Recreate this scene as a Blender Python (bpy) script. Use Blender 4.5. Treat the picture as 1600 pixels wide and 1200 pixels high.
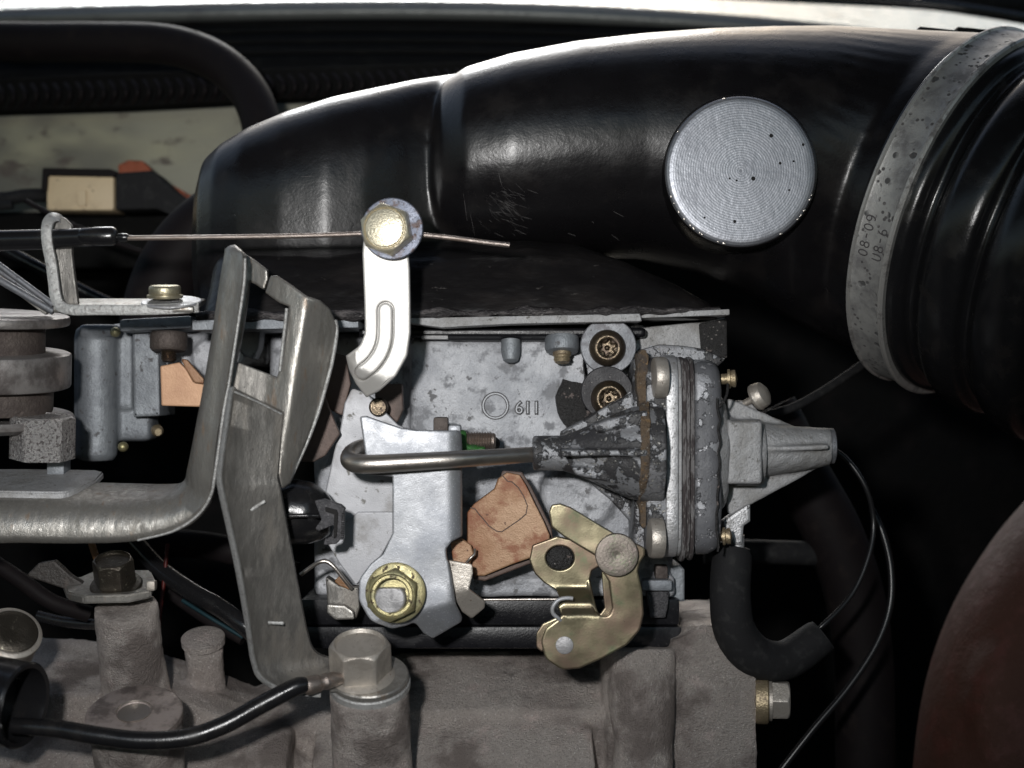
import bpy, bmesh, math, random
from mathutils import Vector, Matrix, noise, geometry
random.seed(7)
C = bpy.context
scene = C.scene
for o in list(bpy.data.objects): bpy.data.objects.remove(o)
PI = math.pi
R = math.radians
# ---------------------------------------------------------------- camera
# one unit of the scene is about 13 mm; the camera looks along +Y
D = 24.0
cam_d = bpy.data.cameras.new('camera'); cam = bpy.data.objects.new('camera', cam_d)
scene.collection.objects.link(cam); scene.camera = cam
cam.location = (0, -D, 0); cam.rotation_euler = (R(90), 0, 0)
cam_d.sensor_width = 36; cam_d.lens = 36*D/16.0
cam_d.clip_start = 0.5; cam_d.clip_end = 300
cam_d.dof.use_dof = True; cam_d.dof.focus_distance = D+0.3; cam_d.dof.aperture_fstop = 0.20
scene.unit_settings.system = 'METRIC'; scene.unit_settings.scale_length = 0.013
scene.render.resolution_x = 1024; scene.render.resolution_y = 768
# ---------------------------------------------------------------- daylight and the camera's flash
world = bpy.data.worlds.new('World'); scene.world = world; world.use_nodes = True
wn = world.node_tree.nodes; wl = world.node_tree.links
bgn = wn['Background']
sky = wn.new('ShaderNodeTexSky'); sky.sky_type = 'NISHITA'; sky.sun_disc = False
sky.sun_elevation = R(38); sky.sun_rotation = R(0); sky.air_density = 1.5; sky.dust_density = 3.0
wl.new(sky.outputs[0], bgn.inputs[0]); bgn.inputs[1].default_value = 0.10
sun_d = bpy.data.lights.new('sun', 'SUN'); sun_d.energy = 1.6; sun_d.angle = R(22); sun_d.color = (0.93, 0.97, 1.0)
sun = bpy.data.objects.new('sun', sun_d); scene.collection.objects.link(sun)
sd = Vector((-0.10, 0.79, 0.60)).normalized()          # toward the sun: behind and above the engine
sun.rotation_euler = sd.to_track_quat('Z', 'Y').to_euler()
fl_d = bpy.data.lights.new('camera_flash', 'SPOT'); fl_d.energy = 18500; fl_d.spot_size = R(58); fl_d.spot_blend = 1.0
fl_d.shadow_soft_size = 0.55; fl_d.color = (1.0, 0.985, 0.97)
fl = bpy.data.objects.new('camera_flash', fl_d); scene.collection.objects.link(fl)
fl.location = (-2.9, -D+0.6, 2.3)
fl.rotation_euler = (Vector((-2.2, 0, 0.0))-fl.location).to_track_quat('-Z', 'Y').to_euler()
vs = scene.view_settings; vs.view_transform = 'Standard'; vs.look = 'None'; vs.gamma = 1; vs.exposure = 0.0
# ---------------------------------------------------------------- helpers
def S(Y): return (D+Y)/D
def W(px, py, Y):                      # a pixel of the 1600x1200 frame and a depth -> point of the place
    s = S(Y); return Vector(((px-800)/100*s, Y, (600-py)/100*s))
WPOS = {}
def link(name, me, mat, parent=None, label=None, cat=None, group=None, kind=None, smooth=40, origin=None):
    """recentre the mesh, shade it and link it as ONE object"""
    co = [v.co for v in me.vertices]
    if origin is None:
        lo = Vector([min(c[i] for c in co) for i in range(3)]); hi = Vector([max(c[i] for c in co) for i in range(3)])
        origin = (lo+hi)/2
    me.transform(Matrix.Translation(-origin))
    if mat: me.materials.clear(); me.materials.append(mat)
    if smooth:
        me.shade_smooth()
        if smooth < 180: me.set_sharp_from_angle(angle=R(smooth))
    me.name = name
    o = bpy.data.objects.new(name, me); scene.collection.objects.link(o)
    WPOS[o.name] = Vector(origin)
    if parent is not None:
        o.parent = parent; o.location = Vector(origin)-WPOS[parent.name]
    else: o.location = origin
    tag(o, label, cat, group, kind)
    return o
def tag(o, label=None, cat=None, group=None, kind=None):
    for k, v in (('label', label), ('category', cat), ('group', group), ('kind', kind)):
        if v: o[k] = v
def thing(name, pos, label, cat, group=None):
    o = bpy.data.objects.new(name, None); scene.collection.objects.link(o); o.location = pos
    o.empty_display_size = 0.2; WPOS[o.name] = Vector(pos); tag(o, label, cat, group); return o
def tomesh(bm, recalc=True):
    if recalc: bmesh.ops.recalc_face_normals(bm, faces=bm.faces)
    me = bpy.data.meshes.new('m'); bm.to_mesh(me); bm.free(); return me
def join(*bms):
    out = bmesh.new()
    for b in bms:
        me = bpy.data.meshes.new('t'); b.to_mesh(me); b.free(); out.from_mesh(me); bpy.data.meshes.remove(me)
    return out
def obj(name, bm, mat, parent=None, **k):
    return link(name, tomesh(bm), mat, parent, **k)
# rounded outline: points (x, y) or (x, y, r)
def outline(pts, r=3, n=5):
    P = [(p[0], p[1], p[2] if len(p) > 2 else r) for p in pts]; out = []
    m = len(P)
    for i in range(m):
        a = Vector(P[i-1][:2]); b = Vector(P[i][:2]); c = Vector(P[(i+1) % m][:2]); rr = P[i][2]
        d1 = a-b; d2 = c-b; l1 = d1.length; l2 = d2.length
        if l1 < 1e-6 or l2 < 1e-6: continue
        d1 /= l1; d2 /= l2
        ang = math.acos(max(-1, min(1, d1.dot(d2))))
        if rr <= 0 or ang > 3.05: out.append(b); continue
        t = min(rr/math.tan(ang/2), l1*0.48, l2*0.48)
        p0 = b+d1*t; p1 = b+d2*t
        for k in range(n+1):
            u = k/n; out.append(p0*(1-u)**2+b*2*u*(1-u)+p1*u*u)
    return out
def circ(cx, cy, r, n=24, ry=None, rot=0):
    ry = ry or r; o = []
    for k in range(n):
        a = 2*PI*k/n; x = r*math.cos(a); y = ry*math.sin(a)
        o.append(Vector((cx+x*math.cos(rot)-y*math.sin(rot), cy+x*math.sin(rot)+y*math.cos(rot))))
    return o
def area(p): return sum(p[i-1].x*p[i].y-p[i].x*p[i-1].y for i in range(len(p)))/2
def offset(p, d):                      # d > 0 goes inward for a counter-clockwise ring
    out = []; n = len(p)
    for i in range(n):
        e1 = (p[i]-p[i-1]); e2 = (p[(i+1) % n]-p[i])
        if e1.length < 1e-9: e1 = e2
        if e2.length < 1e-9: e2 = e1
        n1 = Vector((-e1.y, e1.x)).normalized(); n2 = Vector((-e2.y, e2.x)).normalized()
        m = (n1+n2)
        if m.length < 1e-6: m = n1
        m.normalize(); c = max(0.5, m.dot(n1)); out.append(p[i]+m*(d/c))
    return out
def inside(pt, poly):
    x, y = pt; r = False; n = len(poly); j = n-1
    for i in range(n):
        a = poly[i]; b = poly[j]
        if (a.y > y) != (b.y > y) and x < (b.x-a.x)*(y-a.y)/(b.y-a.y)+a.x: r = not r
        j = i
    return r
def clean(p, tol=0.25):
    o = []
    for q in p:
        if not o or (q-o[-1]).length > tol: o.append(q)
    if (o[0]-o[-1]).length < tol: o.pop()
    return o
def plate_bm(pts, Y, t, bev=2.0, f=None, holes=(), grid=0, r=3, T=None):
    """sheet or block: outline in pixels, front face at depth Y (+ f(px,py)), thickness t straight back (direction T)"""
    loops = [clean(outline(pts, r))]+[clean(list(h)) for h in holes]
    loops[0] = loops[0] if area(loops[0]) > 0 else loops[0][::-1]
    for i in range(1, len(loops)): loops[i] = loops[i] if area(loops[i]) < 0 else loops[i][::-1]
    f = f or (lambda x, y: 0.0)
    T = Vector(T) if T else Vector((0, 1, 0))
    bw = bev/100*S(Y)
    bm = bmesh.new()
    inn = [offset(l, bev*1.3+.4) for l in loops]; edg = [offset(l, bev) for l in loops]; mid = [offset(l, bev*0.3) for l in loops]
    def pt(q, back): return W(q.x, q.y, Y+f(q.x, q.y))+T*back
    # cap points
    cp = []; ce = []
    for l in inn:
        s0 = len(cp); cp += [Vector((q.x, q.y)) for q in l]; n = len(l)
        ce += [(s0+i, s0+(i+1) % n) for i in range(n)]
    if grid:
        xs = [q.x for q in inn[0]]; ys = [q.y for q in inn[0]]
        x = min(xs)+grid/2; k = 0
        while x < max(xs):
            y = min(ys)+grid/2*(1+(k % 2))
            while y < max(ys):
                q = Vector((x, y))
                if inside(q, inn[0]) and not any(inside(q, h) for h in inn[1:]):
                    if min((q-e).length for l in inn for e in l) > grid*0.45: cp.append(q)
                y += grid
            x += grid*0.87; k += 1
    res = geometry.delaunay_2d_cdt(cp, ce, [], 0, 1e-4)
    vco, _, faces = res[0], res[1], res[2]; ov = res[3]
    mp = {}
    for i, l in enumerate(ov):
        for q in l: mp[q] = i
    tris = []
    for fc in faces:
        c = sum((Vector(vco[i]) for i in fc), Vector((0, 0)))/len(fc)
        if inside(c, inn[0]) and not any(inside(c, h) for h in inn[1:]): tris.append(fc)
    fv = [bm.verts.new(pt(v, 0)) for v in vco]; bv = [bm.verts.new(pt(v, t)) for v in vco]
    for fc in tris:
        p_, q_, r_ = (Vector(vco[i]) for i in fc[:3])
        if (q_-p_).cross(r_-p_) < 0: fc = fc[::-1]
        try: bm.faces.new([fv[i] for i in reversed(fc)]); bm.faces.new([bv[i] for i in fc])
        except ValueError: pass
    s0 = 0
    bw = min(bw, t*0.45)
    for l, e_, m_, o_ in zip(inn, edg, mid, loops):
        n = len(l)
        rings = [[fv[mp[s0+i]] for i in range(n)]]
        rings.append([bm.verts.new(pt(q, 0)) for q in e_])
        rings.append([bm.verts.new(pt(q, bw*0.3)) for q in m_])
        rings.append([bm.verts.new(pt(q, bw)) for q in o_])
        rings.append([bm.verts.new(pt(q, t-bw)) for q in o_])
        rings.append([bm.verts.new(pt(q, t-bw*0.3)) for q in m_])
        rings.append([bm.verts.new(pt(q, t)) for q in e_])
        rings.append([bv[mp[s0+i]] for i in range(n)])
        for a, b in zip(rings, rings[1:]):
            for i in range(n):
                j = (i+1) % n
                try: bm.faces.new((a[i], a[j], b[j], b[i]))
                except ValueError: pass
        s0 += n
    bmesh.ops.delete(bm, geom=[v for v in bm.verts if not v.link_faces], context='VERTS')
    return bm
def plate(name, pts, Y, t, mat, parent=None, bev=2.0, f=None, holes=(), grid=0, r=3, T=None, **k):
    return link(name, tomesh(plate_bm(pts, Y, t, bev, f, holes, grid, r, T), False), mat, parent, **k)
def basis(a, up=None):
    a = Vector(a).normalized(); z = Vector(up) if up else (Vector((0, 0, 1)) if abs(a.z) < 0.9 else Vector((1, 0, 0)))
    u = (z-a*z.dot(a)).normalized(); return a, u, a.cross(u)
def hexr(th): return math.cos(PI/6)/math.cos(((th+PI/6) % (PI/3))-PI/6)
def lathe_bm(prof, c, axis, seg=48, rot=0.0, up=None, cap=True, tmax=None):
    """prof: (radius, distance along axis[, kind]) kind h = hexagon (radius across corners, limited by kind's number), s = six lobes"""
    a, u, v = basis(axis, up); c = Vector(c); bm = bmesh.new(); rings = []
    for p in prof:
        r, t = p[0], p[1]; kind = p[2] if len(p) > 2 else 'c'; ring = []
        for k in range(seg):
            th = 2*PI*k/seg; rr = r
            if kind == 'h': rr = r*hexr(th+rot)
            elif kind[0] == 'H': rr = min(r*hexr(th+rot), float(kind[1:]))
            elif kind == 's': rr = r*(1+0.17*math.cos(6*(th+rot)))
            ring.append(bm.verts.new(c+a*t+(u*math.cos(th)+v*math.sin(th))*rr))
        rings.append(ring)
    for x, y in zip(rings, rings[1:]):
        for k in range(seg):
            j = (k+1) % seg; bm.faces.new((x[k], x[j], y[j], y[k]))
    if cap:
        for ring in (rings[0], rings[-1]):
            try: bm.faces.new(ring)
            except ValueError: pass
    return bm
def lathe(name, prof, c, axis, mat, parent=None, seg=48, rot=0.0, up=None, cap=True, **k):
    return obj(name, lathe_bm(prof, c, axis, seg, rot, up, cap), mat, parent, **k)
def cyl_bm(c, axis, r, h, bev=0.02, seg=48, r2=None):
    r2 = r2 if r2 is not None else r
    return lathe_bm([(r-bev, 0), (r-bev*.3, bev*.3), (r, bev), (r2, h-bev), (r2-bev*.3, h-bev*.3), (r2-bev, h)], c, axis, seg)
def cyl(name, c, axis, r, h, mat, parent=None, bev=0.02, seg=48, r2=None, **k):
    return obj(name, cyl_bm(c, axis, r, h, bev, seg, r2), mat, parent, **k)
def washer_bm(c, axis, r, ri, h, bev=0.015, seg=48):
    return lathe_bm([(ri, h-bev), (ri+bev, h), (r-bev, h), (r, h-bev), (r, bev), (r-bev, 0), (ri+bev, 0), (ri, bev), (ri, h-bev)], c, axis, seg, cap=False)
def hex_bm(c, axis, r, h, rot=0, dome=0.0, seg=72, ch=0.12, hole=None):
    ri = r*math.cos(PI/6); p = [(r, 0, 'h'), (r, h*(1-ch*1.6), 'h')]
    for k in range(1, 6):
        f_ = k/5; p.append((r, h*(1-ch*1.6*(1-f_)), 'H%f' % (r-(r-ri*0.97)*f_)))
    p += [(ri*0.93, h*1.0+0.004), (ri*0.86, h-dome)]
    if hole: p += [(hole+0.02, h-dome), (hole, h-dome-0.02), (hole, h*0.2)]
    return lathe_bm(p, c, axis, seg, rot)
def catmull(P, n=8):
    out = []
    for i in range(len(P)-1):
        p0 = P[max(i-1, 0)]; p1 = P[i]; p2 = P[i+1]; p3 = P[min(i+2, len(P)-1)]
        for k in range(n):
            t = k/n
            out.append(0.5*((2*p1)+(p2-p0)*t+(2*p0-5*p1+4*p2-p3)*t*t+(3*p1-p0-3*p2+p3)*t**3))
    out.append(P[-1]); return out
def tube_bm(pts, r, seg=16, n=8, flat=None, px=True, smooth=True):
    """pts: (px, py, Y[, r px]) ; r in pixels"""
    P = [Vector((*W(p[0], p[1], p[2]), (p[3] if len(p) > 3 else r)/100*S(p[2]))) for p in pts] if px else [Vector((*p[:3], p[3] if len(p) > 3 else r)) for p in pts]
    Q = catmull(P, n) if smooth else P
    bm = bmesh.new(); rings = []; u = None
    for i, q in enumerate(Q):
        a = Vector(Q[min(i+1, len(Q)-1)][:3])-Vector(Q[max(i-1, 0)][:3])
        if a.length < 1e-9: a = Vector((1, 0, 0))
        a.normalize()
        if u is None: _, u, v = basis(a, (0, 0, 1) if abs(a.z) < .9 else (0, 1, 0))
        u = (u-a*u.dot(a)).normalized(); v = a.cross(u); rr = q[3]
        f1, f2 = flat if flat else (1, 1)
        rings.append([bm.verts.new(Vector(q[:3])+(u*math.cos(2*PI*k/seg)*f1+v*math.sin(2*PI*k/seg)*f2)*rr) for k in range(seg)])
    for x, y in zip(rings, rings[1:]):
        for k in range(seg):
            j = (k+1) % seg; bm.faces.new((x[k], x[j], y[j], y[k]))
    bm.faces.new(rings[0]); bm.faces.new(rings[-1]); return bm
def tube(name, pts, r, mat, parent=None, seg=16, n=8, flat=None, smooth=True, **k):
    return obj(name, tube_bm(pts, r, seg, n, flat, True, smooth), mat, parent, **{'smooth': 60, **({} if 'sm' not in k else {})} | k)
def box_bm(c, size, bev=0.03, rot=None, seg=2):
    bm = bmesh.new(); bmesh.ops.create_cube(bm, size=1)
    for v in bm.verts: v.co = Vector((v.co.x*size[0], v.co.y*size[1], v.co.z*size[2]))
    if bev: bmesh.ops.bevel(bm, geom=bm.edges[:], offset=bev, segments=seg, affect='EDGES', profile=0.6)
    m = Matrix.Translation(Vector(c))
    if rot: m = m @ Matrix.Rotation(R(rot[2]), 4, 'Z') @ Matrix.Rotation(R(rot[1]), 4, 'Y') @ Matrix.Rotation(R(rot[0]), 4, 'X')
    bmesh.ops.transform(bm, matrix=m, verts=bm.verts); return bm
def boxpx_bm(x0, y0, x1, y1, Y, t, bev=0.03, rot=None):
    a = W(x0, y0, Y); b = W(x1, y1, Y); c = (a+b)/2; c.y = Y+t/2
    return box_bm(c, (abs(b.x-a.x), t, abs(a.z-b.z)), bev, rot)
def boxpx(name, x0, y0, x1, y1, Y, t, mat, parent=None, bev=0.03, rot=None, **k):
    return obj(name, boxpx_bm(x0, y0, x1, y1, Y, t, bev, rot), mat, parent, **k)
def loft_bm(rings):
    bm = bmesh.new(); V = [[bm.verts.new(p) for p in r] for r in rings]; n = len(V[0])
    for x, y in zip(V, V[1:]):
        for k in range(n):
            j = (k+1) % n; bm.faces.new((x[k], x[j], y[j], y[k]))
    bm.faces.new(V[0]); bm.faces.new(V[-1]); return bm
def sring(c, a, hz, hb, e=1.0, n=56, up=None):       # superelliptic ring about centre c on axis a
    a, u, v = basis(a, up); o = []
    for k in range(n):
        th = 2*PI*k/n; cs = math.cos(th); sn = math.sin(th)
        o.append(Vector(c)+u*hz*math.copysign(abs(cs)**e, cs)+v*hb*math.copysign(abs(sn)**e, sn))
    return o
def cast_mesh(bm, voxel, smooth=4, noise_amp=0.0, noise_scale=1.0, disp=None):
    """fuse overlapping blocks into one casting with soft fillets"""
    bmesh.ops.recalc_face_normals(bm, faces=bm.faces)
    me = bpy.data.meshes.new('c'); bm.to_mesh(me); bm.free()
    o = bpy.data.objects.new('c', me); scene.collection.objects.link(o)
    m = o.modifiers.new('r', 'REMESH'); m.mode = 'VOXEL'; m.voxel_size = voxel
    if smooth:
        s = o.modifiers.new('s', 'SMOOTH'); s.factor = 0.5; s.iterations = smooth
    C.view_layer.update()
    dg = C.evaluated_depsgraph_get()
    out = bpy.data.meshes.new_from_object(o.evaluated_get(dg))
    bpy.data.objects.remove(o); bpy.data.meshes.remove(me)
    if noise_amp:                            # read all normals first: they are recomputed after every edit
        nr = [v.normal.copy() for v in out.vertices]
        for v, q in zip(out.vertices, nr):
            v.co += q*noise.noise(v.co*noise_scale)*noise_amp
    if disp:
        nr = [v.normal.copy() for v in out.vertices]
        for v, q in zip(out.vertices, nr): v.co += disp(v.co.copy(), q)
    return out
def text_bm(txt, size, ext, bold=0.0, spacing=1.0):
    cu = bpy.data.curves.new('t', 'FONT'); cu.body = txt; cu.size = size; cu.extrude = ext; cu.offset = bold; cu.resolution_u = 3; cu.space_character = spacing
    o = bpy.data.objects.new('t', cu); scene.collection.objects.link(o)
    C.view_layer.update()
    me = bpy.data.meshes.new_from_object(o.evaluated_get(C.evaluated_depsgraph_get()))
    bpy.data.objects.remove(o); bm = bmesh.new(); bm.from_mesh(me); return bm
# ---------------------------------------------------------------- materials
def mat(name, col, rough=0.5, metal=0.0, layers=(), bumps=(), rvar=0.0, rscale=3.0, ior=1.5, coat=0.0, coat_rough=0.1, stretch=None, rings=None, ringmix=.65, bk=1.8):
    """layers: (scale, lo, hi, colour, rough, metal, detail[, kind]); bumps: (scale, height, detail[, kind])"""
    m = bpy.data.materials.new(name); m.use_nodes = True; nt = m.node_tree; N = nt.nodes; L = nt.links
    b = N['Principled BSDF']; tc = N.new('ShaderNodeTexCoord'); src = tc.outputs['Object']
    oi = N.new('ShaderNodeObjectInfo')
    va = N.new('ShaderNodeVectorMath'); va.operation = 'ADD'; L.new(src, va.inputs[0])
    vr = N.new('ShaderNodeVectorMath'); vr.operation = 'SCALE'; vr.inputs[0].default_value = (37, 17, 23); L.new(oi.outputs['Random'], vr.inputs['Scale'])
    L.new(vr.outputs[0], va.inputs[1]); osrc = src; src = va.outputs[0]
    if stretch:
        mp = N.new('ShaderNodeMapping'); mp.inputs['Scale'].default_value = stretch; L.new(src, mp.inputs[0]); src = mp.outputs[0]
    def tex(sc, det, kind='n'):
        if kind == 'v':
            t = N.new('ShaderNodeTexVoronoi'); t.inputs['Scale'].default_value = sc; t.inputs['Randomness'].default_value = 1; L.new(src, t.inputs['Vector']); return t.outputs['Distance']
        t = N.new('ShaderNodeTexNoise'); t.inputs['Scale'].default_value = sc; t.inputs['Detail'].default_value = det
        t.inputs['Roughness'].default_value = 0.62; L.new(src, t.inputs['Vector']); return t.outputs['Fac']
    ccol = None; crough = None; cmet = None; masks = []
    base = N.new('ShaderNodeRGB'); base.outputs[0].default_value = (*col, 1); ccol = base.outputs[0]
    vr_ = N.new('ShaderNodeValue'); vr_.outputs[0].default_value = rough; crough = vr_.outputs[0]
    vm_ = N.new('ShaderNodeValue'); vm_.outputs[0].default_value = metal; cmet = vm_.outputs[0]
    if rvar:
        t = tex(rscale, 5); mr = N.new('ShaderNodeMapRange'); mr.inputs[1].default_value = 0.3; mr.inputs[2].default_value = 0.7
        mr.inputs[3].default_value = max(0.03, rough-rvar); mr.inputs[4].default_value = rough+rvar; L.new(t, mr.inputs[0]); crough = mr.outputs[0]
    hsum = None
    def addh(sock, k):
        nonlocal hsum
        mm = N.new('ShaderNodeMath'); mm.operation = 'MULTIPLY'; L.new(sock, mm.inputs[0]); mm.inputs[1].default_value = k
        if hsum is None: hsum = mm.outputs[0]
        else:
            ad = N.new('ShaderNodeMath'); ad.operation = 'ADD'; L.new(hsum, ad.inputs[0]); L.new(mm.outputs[0], ad.inputs[1]); hsum = ad.outputs[0]
    for ly in layers:
        sc, lo, hi, c2, r2, m2, det = ly[:7]; kind = ly[7] if len(ly) > 7 else 'n'; hb = ly[8] if len(ly) > 8 else 0
        t = tex(sc, det, kind); mr = N.new('ShaderNodeMapRange'); mr.interpolation_type = 'SMOOTHSTEP'
        
        a_, b_ = (min(lo, hi), max(lo, hi)) if kind == 'v' else (lo, hi)
        mr.inputs[1].default_value = a_; mr.inputs[2].default_value = b_; L.new(t, mr.inputs[0]); fac = mr.outputs[0]
        if kind == 'v': mr.inputs[3].default_value = 1.0; mr.inputs[4].default_value = 0.0
        if kind == 'v':          # small specks: inside a radius, and only in some cells
            t2 = tex(sc*0.35, 2); m3 = N.new('ShaderNodeMapRange'); m3.inputs[1].default_value = 0.5; m3.inputs[2].default_value = 0.56; L.new(t2, m3.inputs[0])
            mu = N.new('ShaderNodeMath'); mu.operation = 'MULTIPLY'; L.new(fac, mu.inputs[0]); L.new(m3.outputs[0], mu.inputs[1]); fac = mu.outputs[0]
        mx = N.new('ShaderNodeMix'); mx.data_type = 'RGBA'; L.new(fac, mx.inputs[0]); L.new(ccol, mx.inputs[6]); mx.inputs[7].default_value = (*c2, 1); ccol = mx.outputs[2]
        if r2 is not None:
            q = N.new('ShaderNodeMix'); L.new(fac, q.inputs[0]); L.new(crough, q.inputs[2]); q.inputs[3].default_value = r2; crough = q.outputs[0]
        if m2 is not None:
            q = N.new('ShaderNodeMix'); L.new(fac, q.inputs[0]); L.new(cmet, q.inputs[2]); q.inputs[3].default_value = m2; cmet = q.outputs[0]
        if hb: addh(fac, hb)
    for bp in bumps: addh(tex(bp[0], bp[2], bp[3] if len(bp) > 3 else 'n'), bp[1]*bk)
    if rings:
        sc_, k_ = rings
        ln = N.new('ShaderNodeVectorMath'); ln.operation = 'LENGTH'; L.new(osrc, ln.inputs[0])
        nz = N.new('ShaderNodeTexNoise'); nz.inputs['Scale'].default_value = 1.5; L.new(osrc, nz.inputs['Vector'])
        a1 = N.new('ShaderNodeMath'); a1.operation = 'MULTIPLY_ADD'; L.new(nz.outputs['Fac'], a1.inputs[0]); a1.inputs[1].default_value = 0.03; L.new(ln.outputs['Value'], a1.inputs[2])
        a2 = N.new('ShaderNodeMath'); a2.operation = 'MULTIPLY'; L.new(a1.outputs[0], a2.inputs[0]); a2.inputs[1].default_value = sc_
        a3 = N.new('ShaderNodeMath'); a3.operation = 'SINE'; L.new(a2.outputs[0], a3.inputs[0]); addh(a3.outputs[0], k_)
        cr = N.new('ShaderNodeMapRange'); cr.inputs[1].default_value = -0.9; cr.inputs[2].default_value = 0.2; L.new(a3.outputs[0], cr.inputs[0])
        mx = N.new('ShaderNodeMix'); mx.data_type = 'RGBA'; L.new(cr.outputs[0], mx.inputs[0]); L.new(ccol, mx.inputs[7])
        mx.inputs[6].default_value = (col[0]*(1-ringmix), col[1]*(1-ringmix), col[2]*(1-ringmix*.95), 1); ccol = mx.outputs[2]
    L.new(ccol, b.inputs['Base Color']); L.new(crough, b.inputs['Roughness']); L.new(cmet, b.inputs['Metallic'])
    b.inputs['IOR'].default_value = ior
    if coat: b.inputs['Coat Weight'].default_value = coat; b.inputs['Coat Roughness'].default_value = coat_rough
    if hsum is not None:
        bu = N.new('ShaderNodeBump'); bu.inputs['Strength'].default_value = 1.0; bu.inputs['Distance'].default_value = 1.0
        L.new(hsum, bu.inputs['Height']); L.new(bu.outputs[0], b.inputs['Normal'])
    return m
DK = (0.012, 0.011, 0.010)
m_duct = mat('duct_plastic', (0.0065, 0.006, 0.0068), 0.29, 0, layers=[(1.1, .5, .72, (0.011, 0.0095, 0.0095), .38, None, 4), (46, 0.0, 0.035, (0.22, 0.21, 0.2), .6, None, 0, 'v')],
             bumps=[(26, .0012, 3), (5, .0022, 2)], rvar=0.07, rscale=1.3)
m_duct_edge = mat('duct_worn_edge', (0.018, 0.015, 0.016), 0.42, 0, layers=[(5, .5, .62, (0.10, 0.09, 0.09), .6, None, 6), (22, .6, .7, (0.2, 0.19, 0.18), .6, None, 4)], bumps=[(14, .02, 5), (50, .006, 3)], stretch=(.5, 1, 1.6))
m_rubber = mat('rubber_gloss', (0.010, 0.010, 0.011), 0.22, 0, layers=[(2, .5, .8, (0.018, 0.016, 0.015), .4, None, 3)], bumps=[(40, .001, 2)], rvar=0.08)
m_rubber_matt = mat('rubber_matt', (0.017, 0.017, 0.018), 0.7, 0, layers=[(6, .5, .7, (0.03, 0.03, 0.03), .8, None, 5)], bumps=[(45, .004, 4)], ior=1.22)
m_hose_bg = mat('hose_dusty', (0.010, 0.008, 0.0085), 0.6, 0, layers=[(3, .5, .8, (0.018, .014, .013), .7, None, 4)], bumps=[(30, .003, 3)], ior=1.2)
m_band = mat('galvanised_band', (0.42, 0.415, 0.40), 0.5, 0.45, layers=[(2.2, .42, .7, (0.19, 0.185, 0.185), .6, .4, 6), (8, .5, .68, (0.36, .355, .35), .45, .6, 6), (5.5, 0.34, 0.24, (0.07, 0.07, 0.07), .8, .0, 0, 'v', -.01), (9, .32, .2, (0.09, .085, .085), .8, .1, 0, 'v')], bumps=[(40, .003, 4)], rvar=.1)
m_band_lip = mat('band_bright_lip', (0.50, 0.49, 0.47), 0.42, 0.6, layers=[(4, .5, .65, (0.2, .19, .185), .6, .4, 5)], bumps=[(40, .003, 3)])
m_disc = mat('machined_disc', (0.40, 0.415, 0.45), 0.44, 0.7, layers=[(1.6, .45, .7, (0.30, .31, .34), .42, None, 6), (30, .66, .72, (0.25, .25, .27), .5, None, 3), (7, .05, .03, (0.03, .03, .03), .8, 0, 0, 'v')], bumps=[(12, .003, 3)], rings=(160, .00015), ringmix=.42, rvar=.07)
m_steel = mat('steel_bright', (0.50, 0.46, 0.42), 0.36, 0.95, layers=[(3, .5, .8, (0.50, .47, .44), .40, None, 4), (30, .68, .74, (0.12, .1, .09), .7, .2, 3)], bumps=[(45, .0015, 3)], rvar=.06)
m_cable_dull = mat('dull_cable', (0.012, 0.012, 0.013), 0.26, 0, ior=1.4)
m_wire = mat('wire_steel', (0.36, 0.31, 0.28), 0.35, 0.9, layers=[(3, .45, .7, (0.2, .15, .12), .5, .6, 4)], bumps=[(60, .002, 2)], stretch=(.5, 4, 4))
m_arm = mat('zinc_white_arm', (0.53, 0.515, 0.49), 0.46, 0.4, layers=[(30, .73, .77, (0.3, .22, .18), .7, .1, 3), (1.8, .5, .8, (0.50, .49, .47), .45, .5, 5)], bumps=[(40, .0015, 3)], rvar=.05)
m_lever = mat('zinc_lever', (0.30, 0.308, 0.325), 0.44, 0.6, layers=[(1.5, .4, .75, (0.26, .272, .30), .5, .5, 6), (26, .66, .72, (0.24, .22, .21), .7, .1, 4), (55, .62, .7, (0.62, .64, .68), .45, .5, 2), (24, .1, .05, (0.12, .10, .09), .8, .0, 0, 'v')], bumps=[(50, .0012, 3), (6, .002, 3), (.8, .03, 1)], rvar=.08)
m_plate_white = mat('zinc_cam_plate', (0.40, 0.405, 0.425), 0.5, 0.3, layers=[(1.6, .5, .68, (0.30, .295, .295), .55, .2, 6), (5, .60, .68, (0.19, .185, .17), .6, .1, 6), (20, .13, .06, (0.09, .08, .07), .8, .0, 0, 'v')], bumps=[(50, .002, 3)], rvar=.06)
m_brk = mat('bracket_steel', (0.33, 0.315, 0.29), 0.38, 0.72, layers=[(1.4, .42, .68, (0.22, .21, .19), .5, .6, 6), (7, .48, .62, (0.38, .365, .34), .34, .75, 6), (3, .58, .72, (0.28, .215, .165), .45, .6, 5), (26, .62, .70, (0.10, .09, .08), .75, .1, 4)], bumps=[(30, .0025, 4), (5, .004, 4), (1.2, .02, 2)], rvar=.1, stretch=(2.2, 2.2, .7))
m_brk_dark = mat('bracket_steel_dark', (0.17, 0.162, 0.15), 0.46, 0.6, layers=[(2.2, .42, .66, (0.105, .10, .092), .55, .5, 7), (6, .48, .64, (0.21, .2, .185), .42, .6, 7), (.9, .5, .62, (0.20, .185, .165), .45, .5, 6), (24, .62, .70, (0.06, .055, .05), .75, .1, 4)], bumps=[(34, .003, 4), (4, .006, 4), (1.1, .02, 2)], rvar=.1, stretch=(2, 2, .6))
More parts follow.
